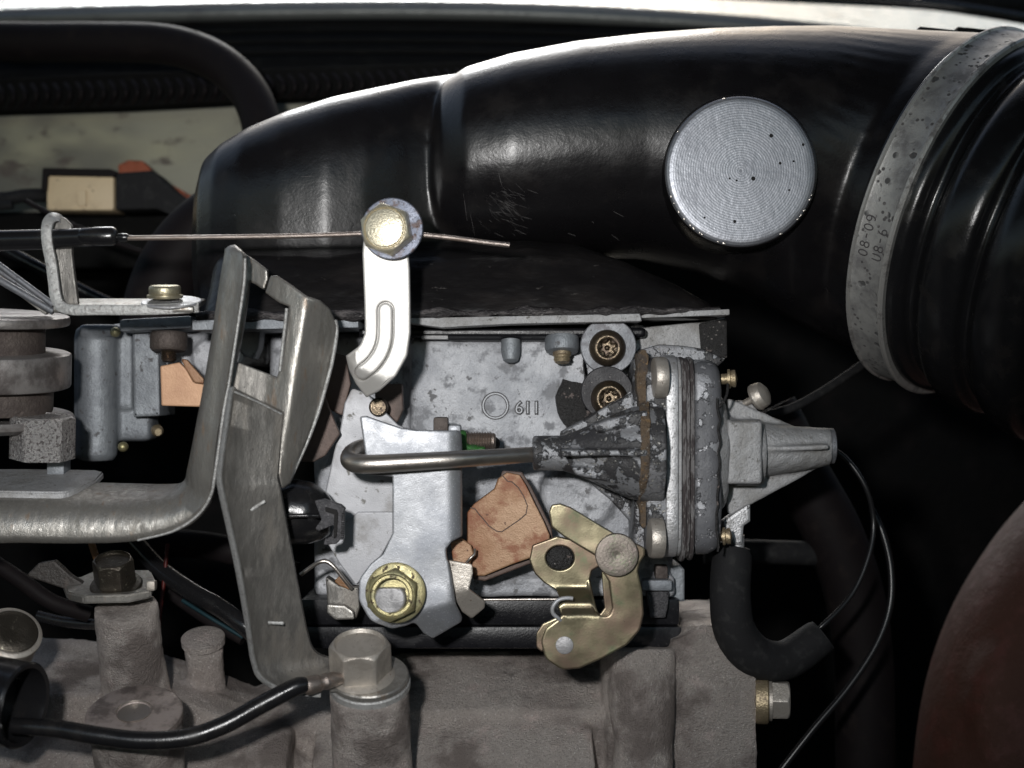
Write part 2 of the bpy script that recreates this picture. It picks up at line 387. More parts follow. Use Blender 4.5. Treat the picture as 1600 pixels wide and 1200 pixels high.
m_brk_edge = mat('bracket_sheared_edge', (0.42, 0.42, 0.41), 0.48, 0.5, layers=[(14, .5, .66, (0.30, .29, .28), .6, .5, 6), (32, .6, .7, (0.10, .09, .08), .7, .2, 4)], bumps=[(22, .010, 5)], rvar=.1)
m_carb = mat('carburettor_casting', (0.34, 0.35, 0.375), 0.55, 0.3, layers=[(1.5, .38, .62, (0.48, .49, .515), .5, .3, 7), (2.6, .52, .62, (0.22, .225, .24), .6, .3, 7), (5, .60, .66, (0.16, .16, .165), .65, .1, 8), (9, .68, .72, (0.05, .045, .04), .8, 0, 5), (22, .13, .06, (0.05, .045, .04), .8, 0, 0, 'v')], bumps=[(30, .007, 5), (7, .013, 5)], rvar=.08)
m_carb_blue = mat('choke_casting', (0.20, 0.215, 0.235), 0.52, 0.4, layers=[(2, .42, .64, (0.26, .28, .30), .5, .4, 6), (7, .6, .68, (0.10, .10, .105), .7, .1, 6), (30, .12, .05, (0.04, .04, .04), .8, 0, 0, 'v')], bumps=[(30, .005, 5), (6, .008, 4)], rvar=.08)
m_vac_paint = mat('chipped_grey_paint', (0.125, 0.127, 0.137), 0.52, 0.1, layers=[(2.6, .53, .56, (0.36, .365, .385), .5, .45, 8, 'n', -.03), (8, .60, .63, (0.42, .42, .44), .5, .4, 5, 'n', -.02), (7, .70, .74, (0.03, .028, .027), .7, 0, 5)], bumps=[(35, .004, 4), (6, .008, 4)], rvar=.08)
m_vac_black = mat('chipped_black_paint', (0.036, 0.035, 0.037), 0.5, 0.0, layers=[(3.2, .48, .52, (0.26, .265, .28), .5, .45, 8, 'n', -.03), (1.3, .54, .60, (0.21, .21, .22), .5, .3, 9), (13, .60, .64, (0.38, .37, .35), .5, .4, 6, 'n', -.02), (26, .66, .7, (0.16, .14, .13), .7, .1, 4)], bumps=[(30, .006, 5), (6, .01, 4)], rvar=.1)
m_vac_tar = mat('black_grime', (0.014, 0.013, 0.013), 0.55, 0.0, layers=[(5, .62, .66, (0.16, .13, .12), .6, .1, 7), (18, .66, .69, (0.35, .32, .3), .6, .3, 4)], bumps=[(22, .02, 5), (6, .03, 4)], rvar=.15)
m_vac_light = mat('pale_cast_alloy', (0.36, 0.36, 0.365), 0.55, 0.35, layers=[(2.5, .45, .66, (0.28, .275, .27), .6, .3, 6), (9, .60, .68, (0.16, .155, .145), .7, .1, 6), (24, .11, .05, (0.05, .045, .04), .8, 0, 0, 'v')], bumps=[(26, .009, 5), (7, .012, 4)], rvar=.08)
m_vac_ring = mat('crimp_ring_alloy', (0.50, 0.50, 0.51), 0.42, 0.6, layers=[(6, .5, .66, (0.34, .34, .34), .5, .5, 6), (24, .6, .68, (0.15, .14, .13), .7, .1, 4)], bumps=[(30, .005, 4)], rvar=.08)
m_gasket = mat('dirty_gasket', (0.055, 0.045, 0.045), 0.7, 0.0, layers=[(4, .5, .56, (0.22, .21, .21), .6, .3, 8), (14, .6, .66, (0.3, .29, .28), .6, .3, 6)], bumps=[(24, .02, 5)], stretch=(3, 1, .5))
m_rust = mat('corroded_seam', (0.12, 0.085, 0.055), 0.75, 0.0, layers=[(4, .45, .6, (0.075, .06, .05), .8, 0, 7), (10, .55, .65, (0.22, .14, .07), .75, 0, 5), (16, .62, .68, (0.4, .36, .3), .7, .1, 4)], bumps=[(14, .04, 5), (40, .01, 3)])
m_zinc_y = mat('zinc_yellow', (0.235, 0.208, 0.135), 0.34, 0.85, layers=[(1.6, .42, .66, (0.215, .155, .115), .40, .8, 5), (3, .56, .72, (0.17, .18, .11), .38, .8, 5), (26, .64, .7, (0.10, .07, .045), .7, .1, 5), (24, .09, .04, (0.03, .02, .02), .8, 0, 0, 'v')], bumps=[(40, .0006, 3), (.9, .035, 2)], rvar=.08)
m_zinc_nut = mat('zinc_yellow_nut', (0.40, 0.355, 0.19), 0.38, 0.75, layers=[(4, .45, .62, (0.27, .255, .15), .5, .6, 6), (9, .57, .64, (0.07, .05, .03), .8, 0, 5)], bumps=[(40, .003, 4)], rvar=.08)
m_rivet = mat('rivet_grey', (0.34, 0.335, 0.34), 0.5, 0.6, layers=[(8, .5, .66, (0.24, .235, .24), .6, .5, 5)], bumps=[(40, .003, 4)])
m_boltface = mat('bolt_cream_zinc', (0.62, 0.565, 0.43), 0.36, 0.75, layers=[(8, .62, .7, (0.30, .24, .15), .6, .4, 6), (3, .5, .7, (0.66, .6, .45), .4, .7, 4)], bumps=[(30, .004, 4)], rvar=.06)
m_washer = mat('washer_blued', (0.155, 0.17, 0.215), 0.5, 0.6, layers=[(7, .50, .60, (0.14, .11, .11), .6, .5, 7), (14, .62, .67, (0.10, .06, .045), .75, .2, 6), (4, .5, .7, (0.20, .215, .26), .45, .7, 4), (22, .56, .64, (0.05, .045, .05), .7, .1, 4)], bumps=[(30, .005, 4)], rvar=.1)
m_washer_g = mat('washer_grey', (0.19, 0.197, 0.212), 0.5, 0.6, layers=[(6, .5, .62, (0.19, .19, .205), .6, .4, 7), (14, .64, .68, (0.06, .055, .055), .8, .1, 5)], bumps=[(30, .005, 4)], rvar=.1)
m_washer_k = mat('washer_black', (0.022, 0.021, 0.024), 0.5, 0.1, layers=[(6, .6, .68, (0.06, .055, .055), .5, .3, 6), (26, .70, .74, (0.35, .32, .30), .5, .3, 3)], bumps=[(30, .005, 4)], rvar=.1)
m_torx = mat('torx_bronze', (0.15, 0.118, 0.082), 0.33, 0.9, layers=[(4, .48, .6, (0.10, .075, .06), .45, .8, 5), (10, .62, .68, (0.25, .19, .135), .35, .9, 5), (14, .66, .7, (0.03, .02, .018), .8, 0, 4)], bumps=[(30, .005, 4)], rvar=.1)
m_brass = mat('brassy_fitting', (0.42, 0.34, 0.22), 0.42, 0.75, layers=[(6, .5, .65, (0.22, .17, .12), .6, .5, 6), (16, .64, .7, (0.06, .04, .03), .8, 0, 4)], bumps=[(30, .006, 4)], rvar=.1)
m_copper = mat('copper_cam', (0.29, 0.155, 0.080), 0.5, 0.2, layers=[(1.2, .40, .62, (0.35, .215, .125), .45, .2, 5), (2.2, .50, .64, (0.24, .09, .04), .55, .1, 7), (9, .66, .70, (0.12, .06, .04), .7, 0, 6)], bumps=[(40, .003, 4), (4, .006, 3)], rvar=.06)
m_copper_pale = mat('pale_copper', (0.62, 0.37, 0.22), 0.5, 0.15, layers=[(1.6, .42, .66, (0.55, .31, .18), .5, .1, 5), (14, .66, .7, (0.4, .22, .12), .6, 0, 5)], bumps=[(35, .003, 4)], rvar=.06)
m_brownplate = mat('brown_lever', (0.10, 0.065, 0.052), 0.5, 0.2, layers=[(2, .45, .7, (0.07, .05, .042), .6, .1, 5), (26, .66, .7, (0.03, .02, .02), .8, 0, 4)], bumps=[(40, .003, 4)])
m_manif = mat('cast_manifold', (0.60, 0.545, 0.505), 0.46, 0.68, layers=[(1.1, .42, .66, (0.46, .405, .375), .52, .6, 7), (2.4, .55, .70, (0.60, .51, .475), .5, .4, 6), (.8, .60, .72, (0.045, .038, .034), .8, 0, 7), (26, .54, .68, (0.38, .335, .31), .6, .5, 4), (34, .60, .68, (0.80, .75, .71), .45, .5, 3), (13, .15, .08, (0.80, .77, .73), .7, 0, 0, 'v'), (.7, .45, .62, (0.20, .17, .155), .65, .3, 8)], bumps=[(22, .026, 5), (44, .018, 3), (4, .02, 3)], rvar=.06)
m_manif_top = mat('machined_manifold_face', (0.36, 0.305, 0.28), 0.5, 0.5, layers=[(2.5, .45, .65, (0.14, .115, .105), .6, .4, 7), (12, .6, .68, (0.28, .24, .22), .5, .5, 5)], bumps=[(30, .006, 4)], rvar=.08)
m_bolt_g = mat('dull_bolt', (0.50, 0.46, 0.41), 0.45, 0.65, layers=[(3, .45, .66, (0.36, .325, .285), .5, .6, 6), (22, .66, .7, (0.14, .11, .09), .7, .2, 4)], bumps=[(35, .004, 4), (6, .006, 4)], rvar=.08)
m_bolt_d = mat('dark_oily_bolt', (0.10, 0.088, 0.072), 0.34, 0.85, layers=[(4, .5, .66, (0.06, .05, .04), .5, .7, 6), (12, .62, .68, (0.3, .28, .22), .4, .8, 4)], bumps=[(30, .006, 4)], rvar=.1)
m_spacer = mat('black_insulator', (0.009, 0.009, 0.011), 0.3, 0, layers=[(30, .64, .7, (0.06, .06, .06), .7, 0, 4), (1.6, .5, .7, (0.02, .02, .022), .5, 0, 5)], bumps=[(30, .002, 4)], rvar=.08, ior=1.35)
m_blackclip = mat('black_clip_plastic', (0.035, 0.034, 0.038), 0.45, 0, layers=[(8, .5, .62, (0.075, .072, .078), .6, 0, 6), (30, .60, .66, (0.13, .125, .13), .6, 0, 4)], bumps=[(32, .012, 5)])
m_paintgreen = mat('green_thread_paint', (0.025, 0.12, 0.022), 0.5, 0, layers=[(12, .5, .62, (0.03, .09, .03), .7, 0, 4)], bumps=[(24, .015, 4)])
m_drum = mat('worn_drum_metal', (0.34, 0.32, 0.31), 0.44, 0.65, layers=[(2, .42, .66, (0.135, .12, .115), .5, .6, 6), (30, .64, .7, (0.08, .07, .065), .7, .2, 4)], bumps=[(40, .0025, 4), (4, .006, 3)], rvar=.08)
m_drum_rough = mat('rough_hub_metal', (0.115, 0.095, 0.085), 0.6, 0.5, layers=[(3, .45, .62, (0.07, .055, .05), .7, .3, 7), (9, .62, .7, (0.17, .14, .125), .6, .5, 5)], bumps=[(16, .012, 5)])
m_sparkle = mat('rough_nut_metal', (0.50, 0.48, 0.47), 0.42, 0.85, layers=[(24, .52, .6, (0.14, .125, .12), .6, .6, 3), (40, .62, .68, (0.75, .73, .7), .3, .9, 2)], bumps=[(26, .03, 4)])
m_firewall = mat('firewall_paint', (0.33, 0.32, 0.25), 0.6, 0, layers=[(.30, .36, .66, (0.15, .145, .12), .7, 0, 3), (.45, .46, .70, (0.42, .40, .28), .6, 0, 3), (2.5, .55, .70, (0.12, .10, .085), .8, 0, 9)], bumps=[(12, .01, 5)], stretch=(.55, 1, 1))
m_cream = mat('cream_connector', (0.66, 0.52, 0.33), 0.5, 0, layers=[(1.8, .5, .7, (0.54, .42, .27), .6, 0, 5), (7, .62, .68, (0.25, .18, .12), .7, 0, 6)], bumps=[(20, .006, 4)])
m_redrust = mat('orange_bracket', (0.28, 0.06, 0.018), 0.6, 0, layers=[(3, .5, .66, (0.14, .04, .02), .7, 0, 5)], bumps=[(15, .01, 4)])
m_cowl = mat('cowl_black', (0.009, 0.009, 0.009), 0.85, 0, layers=[(2, .5, .7, (0.014, .014, .013), .9, 0, 5)], bumps=[(20, .004, 4)], ior=1.06)
m_molding = mat('grey_moulding', (0.16, 0.17, 0.165), 0.32, 0.2, layers=[(1.2, .5, .7, (0.11, .115, .115), .4, .2, 5)], bumps=[(10, .01, 4)])
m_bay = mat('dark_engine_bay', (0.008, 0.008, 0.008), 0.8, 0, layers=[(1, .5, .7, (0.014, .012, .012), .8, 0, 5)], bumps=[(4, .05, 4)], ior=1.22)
m_skin = mat('skin', (0.070, 0.025, 0.0135), 0.75, 0, layers=[(2, .45, .7, (0.10, .03, .02), .6, 0, 5), (9, .62, .68, (0.09, .03, .02), .6, 0, 4)], bumps=[(26, .008, 5), (3, .02, 4)])
m_red_wire = mat('red_wire', (0.07, 0.006, 0.004), 0.4, 0)
m_teal = mat('teal_stripe', (0.008, 0.03, 0.038), 0.4, 0)
m_ochre = mat('ochre_tube', (0.22, 0.11, 0.045), 0.5, 0, bumps=[(20, .01, 3)])
m_glass = mat('windscreen_sky_reflection', (0.55, 0.78, 0.74), 0.10, 0.0, layers=[(2.2, .36, .2, (0.16, .30, .28), .35, 0, 0, 'v'), (.9, .56, .60, (0.16, .26, .23), .3, 0, 4)], bumps=[(3.5, .03, 0, 'v')], ior=2.2)  # pale base and dark green patches paint the sky's reflection; specks are drops
m_hole = mat('dark_recess', (0.01, 0.009, 0.009), 0.8, 0, bumps=[(20, .02, 5)])
m_ink = mat('engraved_mark', (0.085, 0.08, 0.082), 0.7, 0.2)
m_scratch = mat('scratched_plastic', (0.022, 0.021, 0.021), 0.6, 0, layers=[(9, .56, .64, (0.13, .125, .12), .7, 0, 4), (30, .58, .64, (0.2, .19, .18), .7, 0, 3)], bumps=[(20, .02, 4)], stretch=(1.2, 1, .28))
m_greasy = mat('greasy_dark_iron', (0.035, 0.030, 0.027), 0.5, 0.2, layers=[(3, .5, .66, (0.06, .048, .042), .6, .1, 5)], bumps=[(14, .012, 5)])
m_tape = mat('cast_bead', (0.33, 0.33, 0.34), 0.55, 0.4, bumps=[(24, .004, 4)])
m_scuff = mat('scuff', (0.085, 0.08, 0.08), 0.6, 0)
m_boltgold = mat('pale_gold_bolt', (0.42, 0.38, 0.27), 0.36, 0.8, layers=[(8, .55, .66, (.25, .21, .14), .5, .6, 5)], bumps=[(30, .003, 4)])
m_grime = mat('grime_line', (0.09, 0.088, 0.09), 0.8, 0, bumps=[(30, .01, 4)])
m_carb_hi = mat('rubbed_casting', (0.36, 0.37, 0.39), 0.5, 0.3, bumps=[(30, .004, 4)])
m_duct_skirt = mat('duct_skirt', (0.0085, 0.0078, 0.0082), 0.34, 0, layers=[(.9, .46, .70, (0.017, 0.0145, 0.014), .44, None, 5), (9, .66, .72, (0.05, .045, .042), .6, None, 6)], bumps=[(22, .0016, 4), (3, .012, 3)], rvar=.06, stretch=(.5, 1, 1.4))
# ================================================================ background: bay walls, bulkhead, cowl, windscreen
def flatbox(name, x0, y0, x1, y1, Y, t, m, lab=None, kind='structure', parent=None, **k):
    return boxpx(name, x0, y0, x1, y1, Y, t, m, parent, label=lab, kind=kind, **k)
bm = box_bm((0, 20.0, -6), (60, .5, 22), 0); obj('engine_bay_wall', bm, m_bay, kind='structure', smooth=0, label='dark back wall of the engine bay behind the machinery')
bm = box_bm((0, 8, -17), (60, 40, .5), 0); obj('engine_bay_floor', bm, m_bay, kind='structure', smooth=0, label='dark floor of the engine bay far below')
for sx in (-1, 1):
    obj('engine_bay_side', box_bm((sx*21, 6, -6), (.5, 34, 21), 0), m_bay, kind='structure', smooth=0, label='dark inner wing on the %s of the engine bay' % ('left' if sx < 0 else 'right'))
# raised bonnet, hinged at the front: it hangs over the camera side of the bay, outside the frame, added to block skylight
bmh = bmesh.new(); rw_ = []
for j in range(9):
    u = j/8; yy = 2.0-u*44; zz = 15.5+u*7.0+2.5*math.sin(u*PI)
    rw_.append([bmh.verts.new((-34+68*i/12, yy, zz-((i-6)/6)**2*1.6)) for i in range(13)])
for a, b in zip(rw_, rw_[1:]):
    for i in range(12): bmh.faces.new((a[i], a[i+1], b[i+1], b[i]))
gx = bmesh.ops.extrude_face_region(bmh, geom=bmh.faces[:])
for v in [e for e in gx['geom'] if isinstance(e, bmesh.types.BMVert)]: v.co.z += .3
obj('light_blocking_bonnet', bmh, m_bay, kind='structure', smooth=180, label='unseen raised bonnet added to block skylight over the engine bay')
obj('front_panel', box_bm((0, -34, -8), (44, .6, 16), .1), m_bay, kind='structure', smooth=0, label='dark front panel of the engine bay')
# painted bulkhead panel, leaning a little
def bulk(px, py): return 10.1-(py-125)*.004
plate('bulkhead_panel', [(-160, 150), (900, 125), (900, 345), (600, 352), (-160, 352)], 0, .3, m_firewall, bev=2, f=bulk, grid=40, smooth=180, label='cream painted bulkhead panel stained with grime', kind='structure')
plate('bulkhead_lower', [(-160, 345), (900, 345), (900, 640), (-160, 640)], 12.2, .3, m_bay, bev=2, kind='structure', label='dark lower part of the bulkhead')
# rubber seal with close ribs along the bulkhead
t = thing('bulkhead_seal', W(300, 140, 8.8), 'long black ribbed rubber seal running along the top of the bulkhead', 'seal')
def sealy(x): return 147-0.035*(x-120) if x < 700 else 127-.02*(x-700)
plate('seal_strip', [(-160, 130), (200, 114), (760, 96), (1000, 80), (1000, 120), (700, 140), (200, 167), (-160, 178)], 9.0, .6, m_cowl, t, r=2)
rib_bm = tube_bm([(0, -17, 8.85), (5, -6, 8.7), (6, 6, 8.7), (0, 17, 8.85)], 3.4, 6, 3)
me_rib = None
for i in range(44):
    x = -20+i*17.5
    if me_rib is None:
        b = tube_bm([(x, sealy(x)-17, 8.95), (x+6, sealy(x)-6, 8.75), (x+6, sealy(x)+6, 8.75), (x, sealy(x)+17, 8.95)], 3.6, 6, 3)
        r0 = obj('rib', b, m_hose_bg, t); me_rib = r0.data; b0 = (x, sealy(x)); o0 = r0.location.copy()
    else:
        c = r0.copy(); scene.collection.objects.link(c); c.parent = t
        c.location = o0+(W(x, sealy(x), 8.85)-W(b0[0], b0[1], 8.85))
rib_bm.free()
# cowl: black curved panel above the seal, grey moulding and the windscreen behind it
def cw(px, py): return max(0, (110-py)*0.035)+.3
def arc(x): return 14-0.000011*(x-700)**2*1.0       # gentle bow of the moulding (pixels)
top = lambda x: 3+(7.4e-5*(x-600)**2 if x > 600 else 0.00024*abs(x-600)**1.7)
xs = list(range(-200, 1801, 100))
plate('cowl_panel', [(x, top(x)+14) for x in xs]+[(1800, 175), (1000, 130), (700, 130), (200, 135), (-200, 150)], 9.6, .3, m_cowl, bev=2, f=cw, grid=50, r=0, smooth=180, kind='structure', label='black cowl panel under the windscreen')
t = thing('cowl_moulding', W(600, 20, 12.2), 'grey moulding strip running along the foot of the windscreen', 'moulding')
b = tube_bm([(x, top(x)+15, 12.4) for x in xs], 12, 16, 4, flat=(1, 1)); obj('moulding_strip', b, m_molding, t, smooth=180)
b = tube_bm([(x, top(x)+1, 12.0) for x in xs], 3.0, 10, 4); obj('bright_bead', b, m_vac_light, t, smooth=180)
for i, yy in enumerate((52, 66, 80)):
    obj('cowl_groove', tube_bm([(x, top(x)+yy-8+i*3, 11.4-i*.5) for x in xs[2:13]], 3.5, 8, 3), m_cowl, t, smooth=180)
# windscreen: leans back from the moulding
def ws(name, x0, x1, n=24):
    bm = bmesh.new(); rows = []
    for j in range(10):
        row = []
        for i in range(n+1):
            x = x0+(x1-x0)*i/n; p = W(x, top(x)+4, 13.0); u = j/9
            row.append(p+Vector((0, u*11.0, u*3.7+0.4*u*u)))
        rows.append([bm.verts.new(q) for q in row])
    for a, b in zip(rows, rows[1:]):
        for i in range(n): bm.faces.new((a[i], a[i+1], b[i+1], b[i]))
    ret = bmesh.ops.extrude_face_region(bm, geom=bm.faces[:])
    for v in [e for e in ret['geom'] if isinstance(e, bmesh.types.BMVert)]: v.co += Vector((0, .1, -.25))
    return bm
obj('windscreen', ws('w', -260, 1860), m_glass, smooth=180, label='wet windscreen with a painted pale sky reflection and water drops above the cowl', cat='windscreen')
# wiper lying across the top right corner of the glass
t = thing('wiper', W(1300, 12, 12.6), 'black wiper arm lying across the wet glass at top right', 'wiper')
tube('wiper_arm', [(900, -34, 15.0), (1050, -16, 14.4), (1200, -6, 13.8), (1330, 0, 13.2), (1440, 6, 12.7), (1520, 16, 12.4), (1640, 36, 12.2)], 9, m_rubber, t)
tube('wiper_blade', [(1440, -8, 12.9), (1560, 0, 12.6), (1680, 14, 12.4)], 16, m_rubber_matt, t, flat=(1.0, .6))
# large hose arching in front of the cowl
tube('arched_hose', [(-120, 62, 7.9), (40, 66, 7.8), (160, 66, 7.6), (260, 70, 7.4), (330, 92, 7.1), (378, 130, 6.7), (403, 175, 6.3), (412, 230, 6.0), (415, 330, 5.8)], 31, m_hose_bg, seg=28, label='thick black rubber hose arching down behind the duct at upper left', cat='hose')
# connector block
t = thing('wiring_connector', W(120, 300, 7.2), 'cream and black wiring connector with an orange tab against the bulkhead', 'connector')
boxpx('cream_housing', 72, 273, 178, 329, 7.0, 1.0, m_cream, t, bev=.08)
plate('housing_lid', [(66, 262), (172, 264), (184, 268), (178, 276), (74, 274), (72, 300), (64, 296)], 6.9, 1.1, m_hose_bg, t, bev=1.5)
plate('locking_tab', [(121, 296), (134, 296), (134, 322), (121, 322)], 6.93, .2, m_cream, t, bev=1)
plate('black_plug', [(180, 270), (238, 266), (250, 278), (270, 296), (306, 318), (300, 334), (262, 334), (244, 326), (180, 328)], 6.95, 1.1, m_rubber_matt, t, bev=3)
plate('orange_tab', [(184, 258), (200, 250), (222, 251), (234, 262), (236, 270), (300, 306), (298, 314), (262, 300), (236, 282), (186, 278)], 8.05, .4, m_redrust, t, bev=2)
tube('plug_lead', [(-60, 305, 7.3), (0, 311, 7.2), (36, 306, 7.2), (60, 305, 7.3), (76, 306, 7.6)], 11, m_rubber_matt, t)
tube('thin_lead', [(-60, 325, 7.1), (0, 322, 7.0), (20, 320, 7.0)], 7, m_rubber_matt, t)
tube('rear_pipe', [(420, 300, 5.0), (350, 335, 4.9), (300, 375, 4.8), (262, 430, 4.7), (240, 500, 4.7), (235, 560, 4.8)], 52, m_hose_bg, seg=36, label='fat glossy black pipe curving down behind the left end of the duct', cat='pipe')
tube('thin_cable', [(40, 314, 5.5), (100, 345, 5.2), (170, 375, 5.0), (240, 398, 5.0), (330, 420, 5.2)], 4.2, m_hose_bg, label='thin black cable slanting down behind the cable sheath', cat='cable')
tube('slanting_pipe', [(-60, 340, 4.8), (0, 385, 4.6), (70, 424, 4.5), (160, 470, 4.6), (240, 500, 4.8)], 11, m_rubber, label='black pipe slanting down behind the upright cable bracket', cat='pipe')
obj('bulkhead_ledge', boxpx_bm(-160, 330, 330, 420, 8.4, 1.2, .15), m_cowl, kind='structure', label='black ledge under the wiring connector')
# dark hoses at the right
tube('coolant_hose', [(1200, 640, 4.6), (1250, 740, 4.5), (1300, 830, 4.5), (1335, 930, 4.6), (1350, 1050, 4.7), (1352, 1260, 4.8)], 46, m_hose_bg, seg=28, label='thick dark hose running down behind the looped thin cables', cat='hose')
tube('cross_pipe', [(1100, 862, 4.2), (1180, 862, 4.2), (1300, 866, 4.6)], 19, m_rubber_matt, seg=24, label='dark pipe running level behind the curved rubber elbow hose', cat='pipe')
tube('bay_cable', [(1200, 648, 2.9), (1240, 636, 3.0), (1285, 612, 3.3), (1340, 575, 3.7), (1400, 530, 4.2)], 7, m_rubber_matt, label='glossy black cable rising to the right above the pointed cap', cat='cable')
tube('looped_cable', [(1230, 672, 2.6), (1285, 695, 2.4), (1320, 715, 2.3), (1352, 760, 2.2), (1365, 815, 2.2), (1357, 870, 2.1), (1330, 930, 2.0), (1280, 982, 1.9), (1250, 1000, 2.1)], 4.2, m_cable_dull, label='inner thin glossy cable looping down to the rubber elbow hose', cat='cable')
tube('looped_cable', [(1362, 795, 2.9), (1380, 835, 2.8), (1392, 890, 2.7), (1390, 950, 2.6), (1368, 1010, 2.5), (1325, 1075, 2.4), (1270, 1140, 2.3), (1215, 1210, 2.2)], 5.5, m_cable_dull, label='outer thin glossy cable curving down to the lower edge', cat='cable')
# the bare arm reaching in at lower right
pts = [(2150, 560, 7.6, 135), (1880, 740, 6.6, 142), (1732, 872, 5.6, 150), (1658, 975, 5.0, 156), (1620, 1080, 4.7, 165), (1605, 1200, 4.5, 172), (1600, 1350, 4.3, 172), (1612, 1550, 4.2, 160), (1650, 1850, 4.2, 120)]
b = tube_bm(pts, 100, 48, 10)
b2 = tube_bm([(1640, 900, 4.35, 30), (1590, 1000, 3.95, 48), (1565, 1080, 3.6, 60), (1570, 1200, 3.4, 62), (1575, 1300, 3.4, 60), (1600, 1500, 3.6, 40)], 60, 32, 8)
me = cast_mesh(join(b, b2), .09, 18)
arm = link('person', me, m_skin, None, label='dim bare arm of a person leaning in at the lower right corner', cat='person', smooth=180)
# ================================================================ black intake duct
AX = Vector((math.cos(R(37.7))*math.cos(R(27.6)), -math.sin(R(37.7)), -math.cos(R(37.7))*math.sin(R(27.6)))).normalized()
CC = W(1490, 327, 2.656); CR = 3.18-.055         # centre and radius of the duct mouth at the hose clamp
t_duct = thing('intake_duct', W(700, 495, 3.0), 'glossy black moulded intake duct sweeping right from the carburettor top', 'intake duct')
def sil(c_top, c_bot, px, Y, hb, e=.95, ax=(1, 0, 0)):
    a = W(px, c_top, Y); b = W(px, c_bot, Y); c = (a+b)/2
    return sring(c, ax, (a.z-b.z)/2, hb, e, 64)
# rear-left bulb
A = [(309, 330, 470, 3.0, .25), (314, 285, 495, 3.0, .8), (330, 250, 500, 3.0, 1.25), (358, 228, 505, 3.0, 1.6), (400, 205, 508, 3.0, 1.85), (460, 181, 508, 3.0, 2.0), (530, 159, 508, 3.0, 2.05), (590, 145, 508, 3.0, 1.9), (650, 130, 508, 3.1, 1.55), (760, 112, 500, 3.3, 1.2)]
bmA = loft_bm([sil(y0, y1, x, Y, hb, .72 if x > 320 else .9) for x, y0, y1, Y, hb in A])
# main horn
B = [(668, 215, 380, 2.95, .5, 0), (676, 165, 392, 2.9, 1.15, 0), (694, 132, 398, 2.85, 1.6, 0), (730, 110, 400, 2.8, 1.95, 0), (800, 90, 400, 2.88, 2.15, 0), (900, 71, 400, 2.95, 2.2, 0), (1000, 59, 404, 3.05, 2.27, .03), (1100, 51, 425, 3.12, 2.38, .1), (1190, 47, 462, 3.14, 2.5, .2), (1270, 45, 505, 3.1, 2.62, .36)]
rb = []
for x, y0, y1, Y, hb, k in B:
    ax = (Vector((1, 0, 0)).lerp(AX, k)).normalized(); rb.append(sil(y0, y1, x, Y, hb, .92+.08*max(0, (x-900)/400), ax))
for tt, rr in ((-.5, 2.96), (-.25, 2.99), (0, 3.0), (.25, 3.0)):
    rb.append(sring(CC+AX*tt, AX, rr, rr, 1.0, 64))
bmB = loft_bm(rb)
# skirt above the gasket face
def skirt():
    rings = []
    for py, xl, xr, Yf in ((366, 316, 900, 1.75), (384, 314, 945, 1.25), (402, 312, 990, .98), (420, 311, 1025, .82), (445, 309, 1075, .66), (470, 306, 1120, .52), (490, 304, 1130, .42), (498, 304, 1134, .42)):
        s = S(.6); a = W(xl, py, .6); b = W(xr, py, .6); r = []
        n = 40; cx = (a.x+b.x)/2; hx = (b.x-a.x)/2; y0 = Yf; y1 = 5.2; cy = (y0+y1)/2; hy = (y1-y0)/2
        for k in range(n*2):
            th = PI*k/n; cs = math.cos(th); sn = math.sin(th); e = .28
            r.append(Vector((cx+hx*math.copysign(abs(cs)**e, cs), cy+hy*math.copysign(abs(sn)**e, sn), a.z)))
        rings.append(r)
    return loft_bm(rings)
bead = None; _u = lambda *a_: None
_u([(318, 404, 1.05), (480, 398, .95), (620, 396, .93), (800, 393, .95), (980, 394, 1.0), (1080, 418, 1.2), (1150, 450, 1.5)], 9, 10, 6)
me = cast_mesh(join(bmA, bmB), .052, 10)
link('moulded_body', me, m_duct, t_duct, smooth=180)
sd_ = lambda p, n: n*(noise.noise(p*2.2)*.02+noise.noise(p*9)*.006)
me = cast_mesh(skirt(), .045, 8, disp=sd_)
link('base_skirt', me, m_duct_skirt, t_duct, smooth=180)
# ragged lower edge and sealing flange
b = tube_bm([(306, 494, .5), (420, 494, .42), (560, 493, .40), (700, 490, .38), (850, 488, .38), (1000, 487, .40), (1128, 484, .5)], 8, 10, 10)
me = cast_mesh(b, .04, 1, .07, 3.0); link('ragged_edge', me, m_duct_edge, t_duct, smooth=180)
plate('gasket_flange', [(640, 497), (1000, 490), (1003, 502), (900, 504), (800, 506), (720, 510), (690, 512), (640, 505)], .30, 4.5, m_vac_light, t_duct, bev=1.2, r=1)
plate('gasket_flange', [(1002, 489), (1140, 483), (1140, 492), (1002, 497)], .42, 4.2, m_vac_light, t_duct, bev=1.0, r=1)
plate('gasket_flange', [(300, 500), (560, 498), (560, 512), (300, 516)], .40, 4.2, m_carb_blue, t_duct, bev=1.0, r=1)
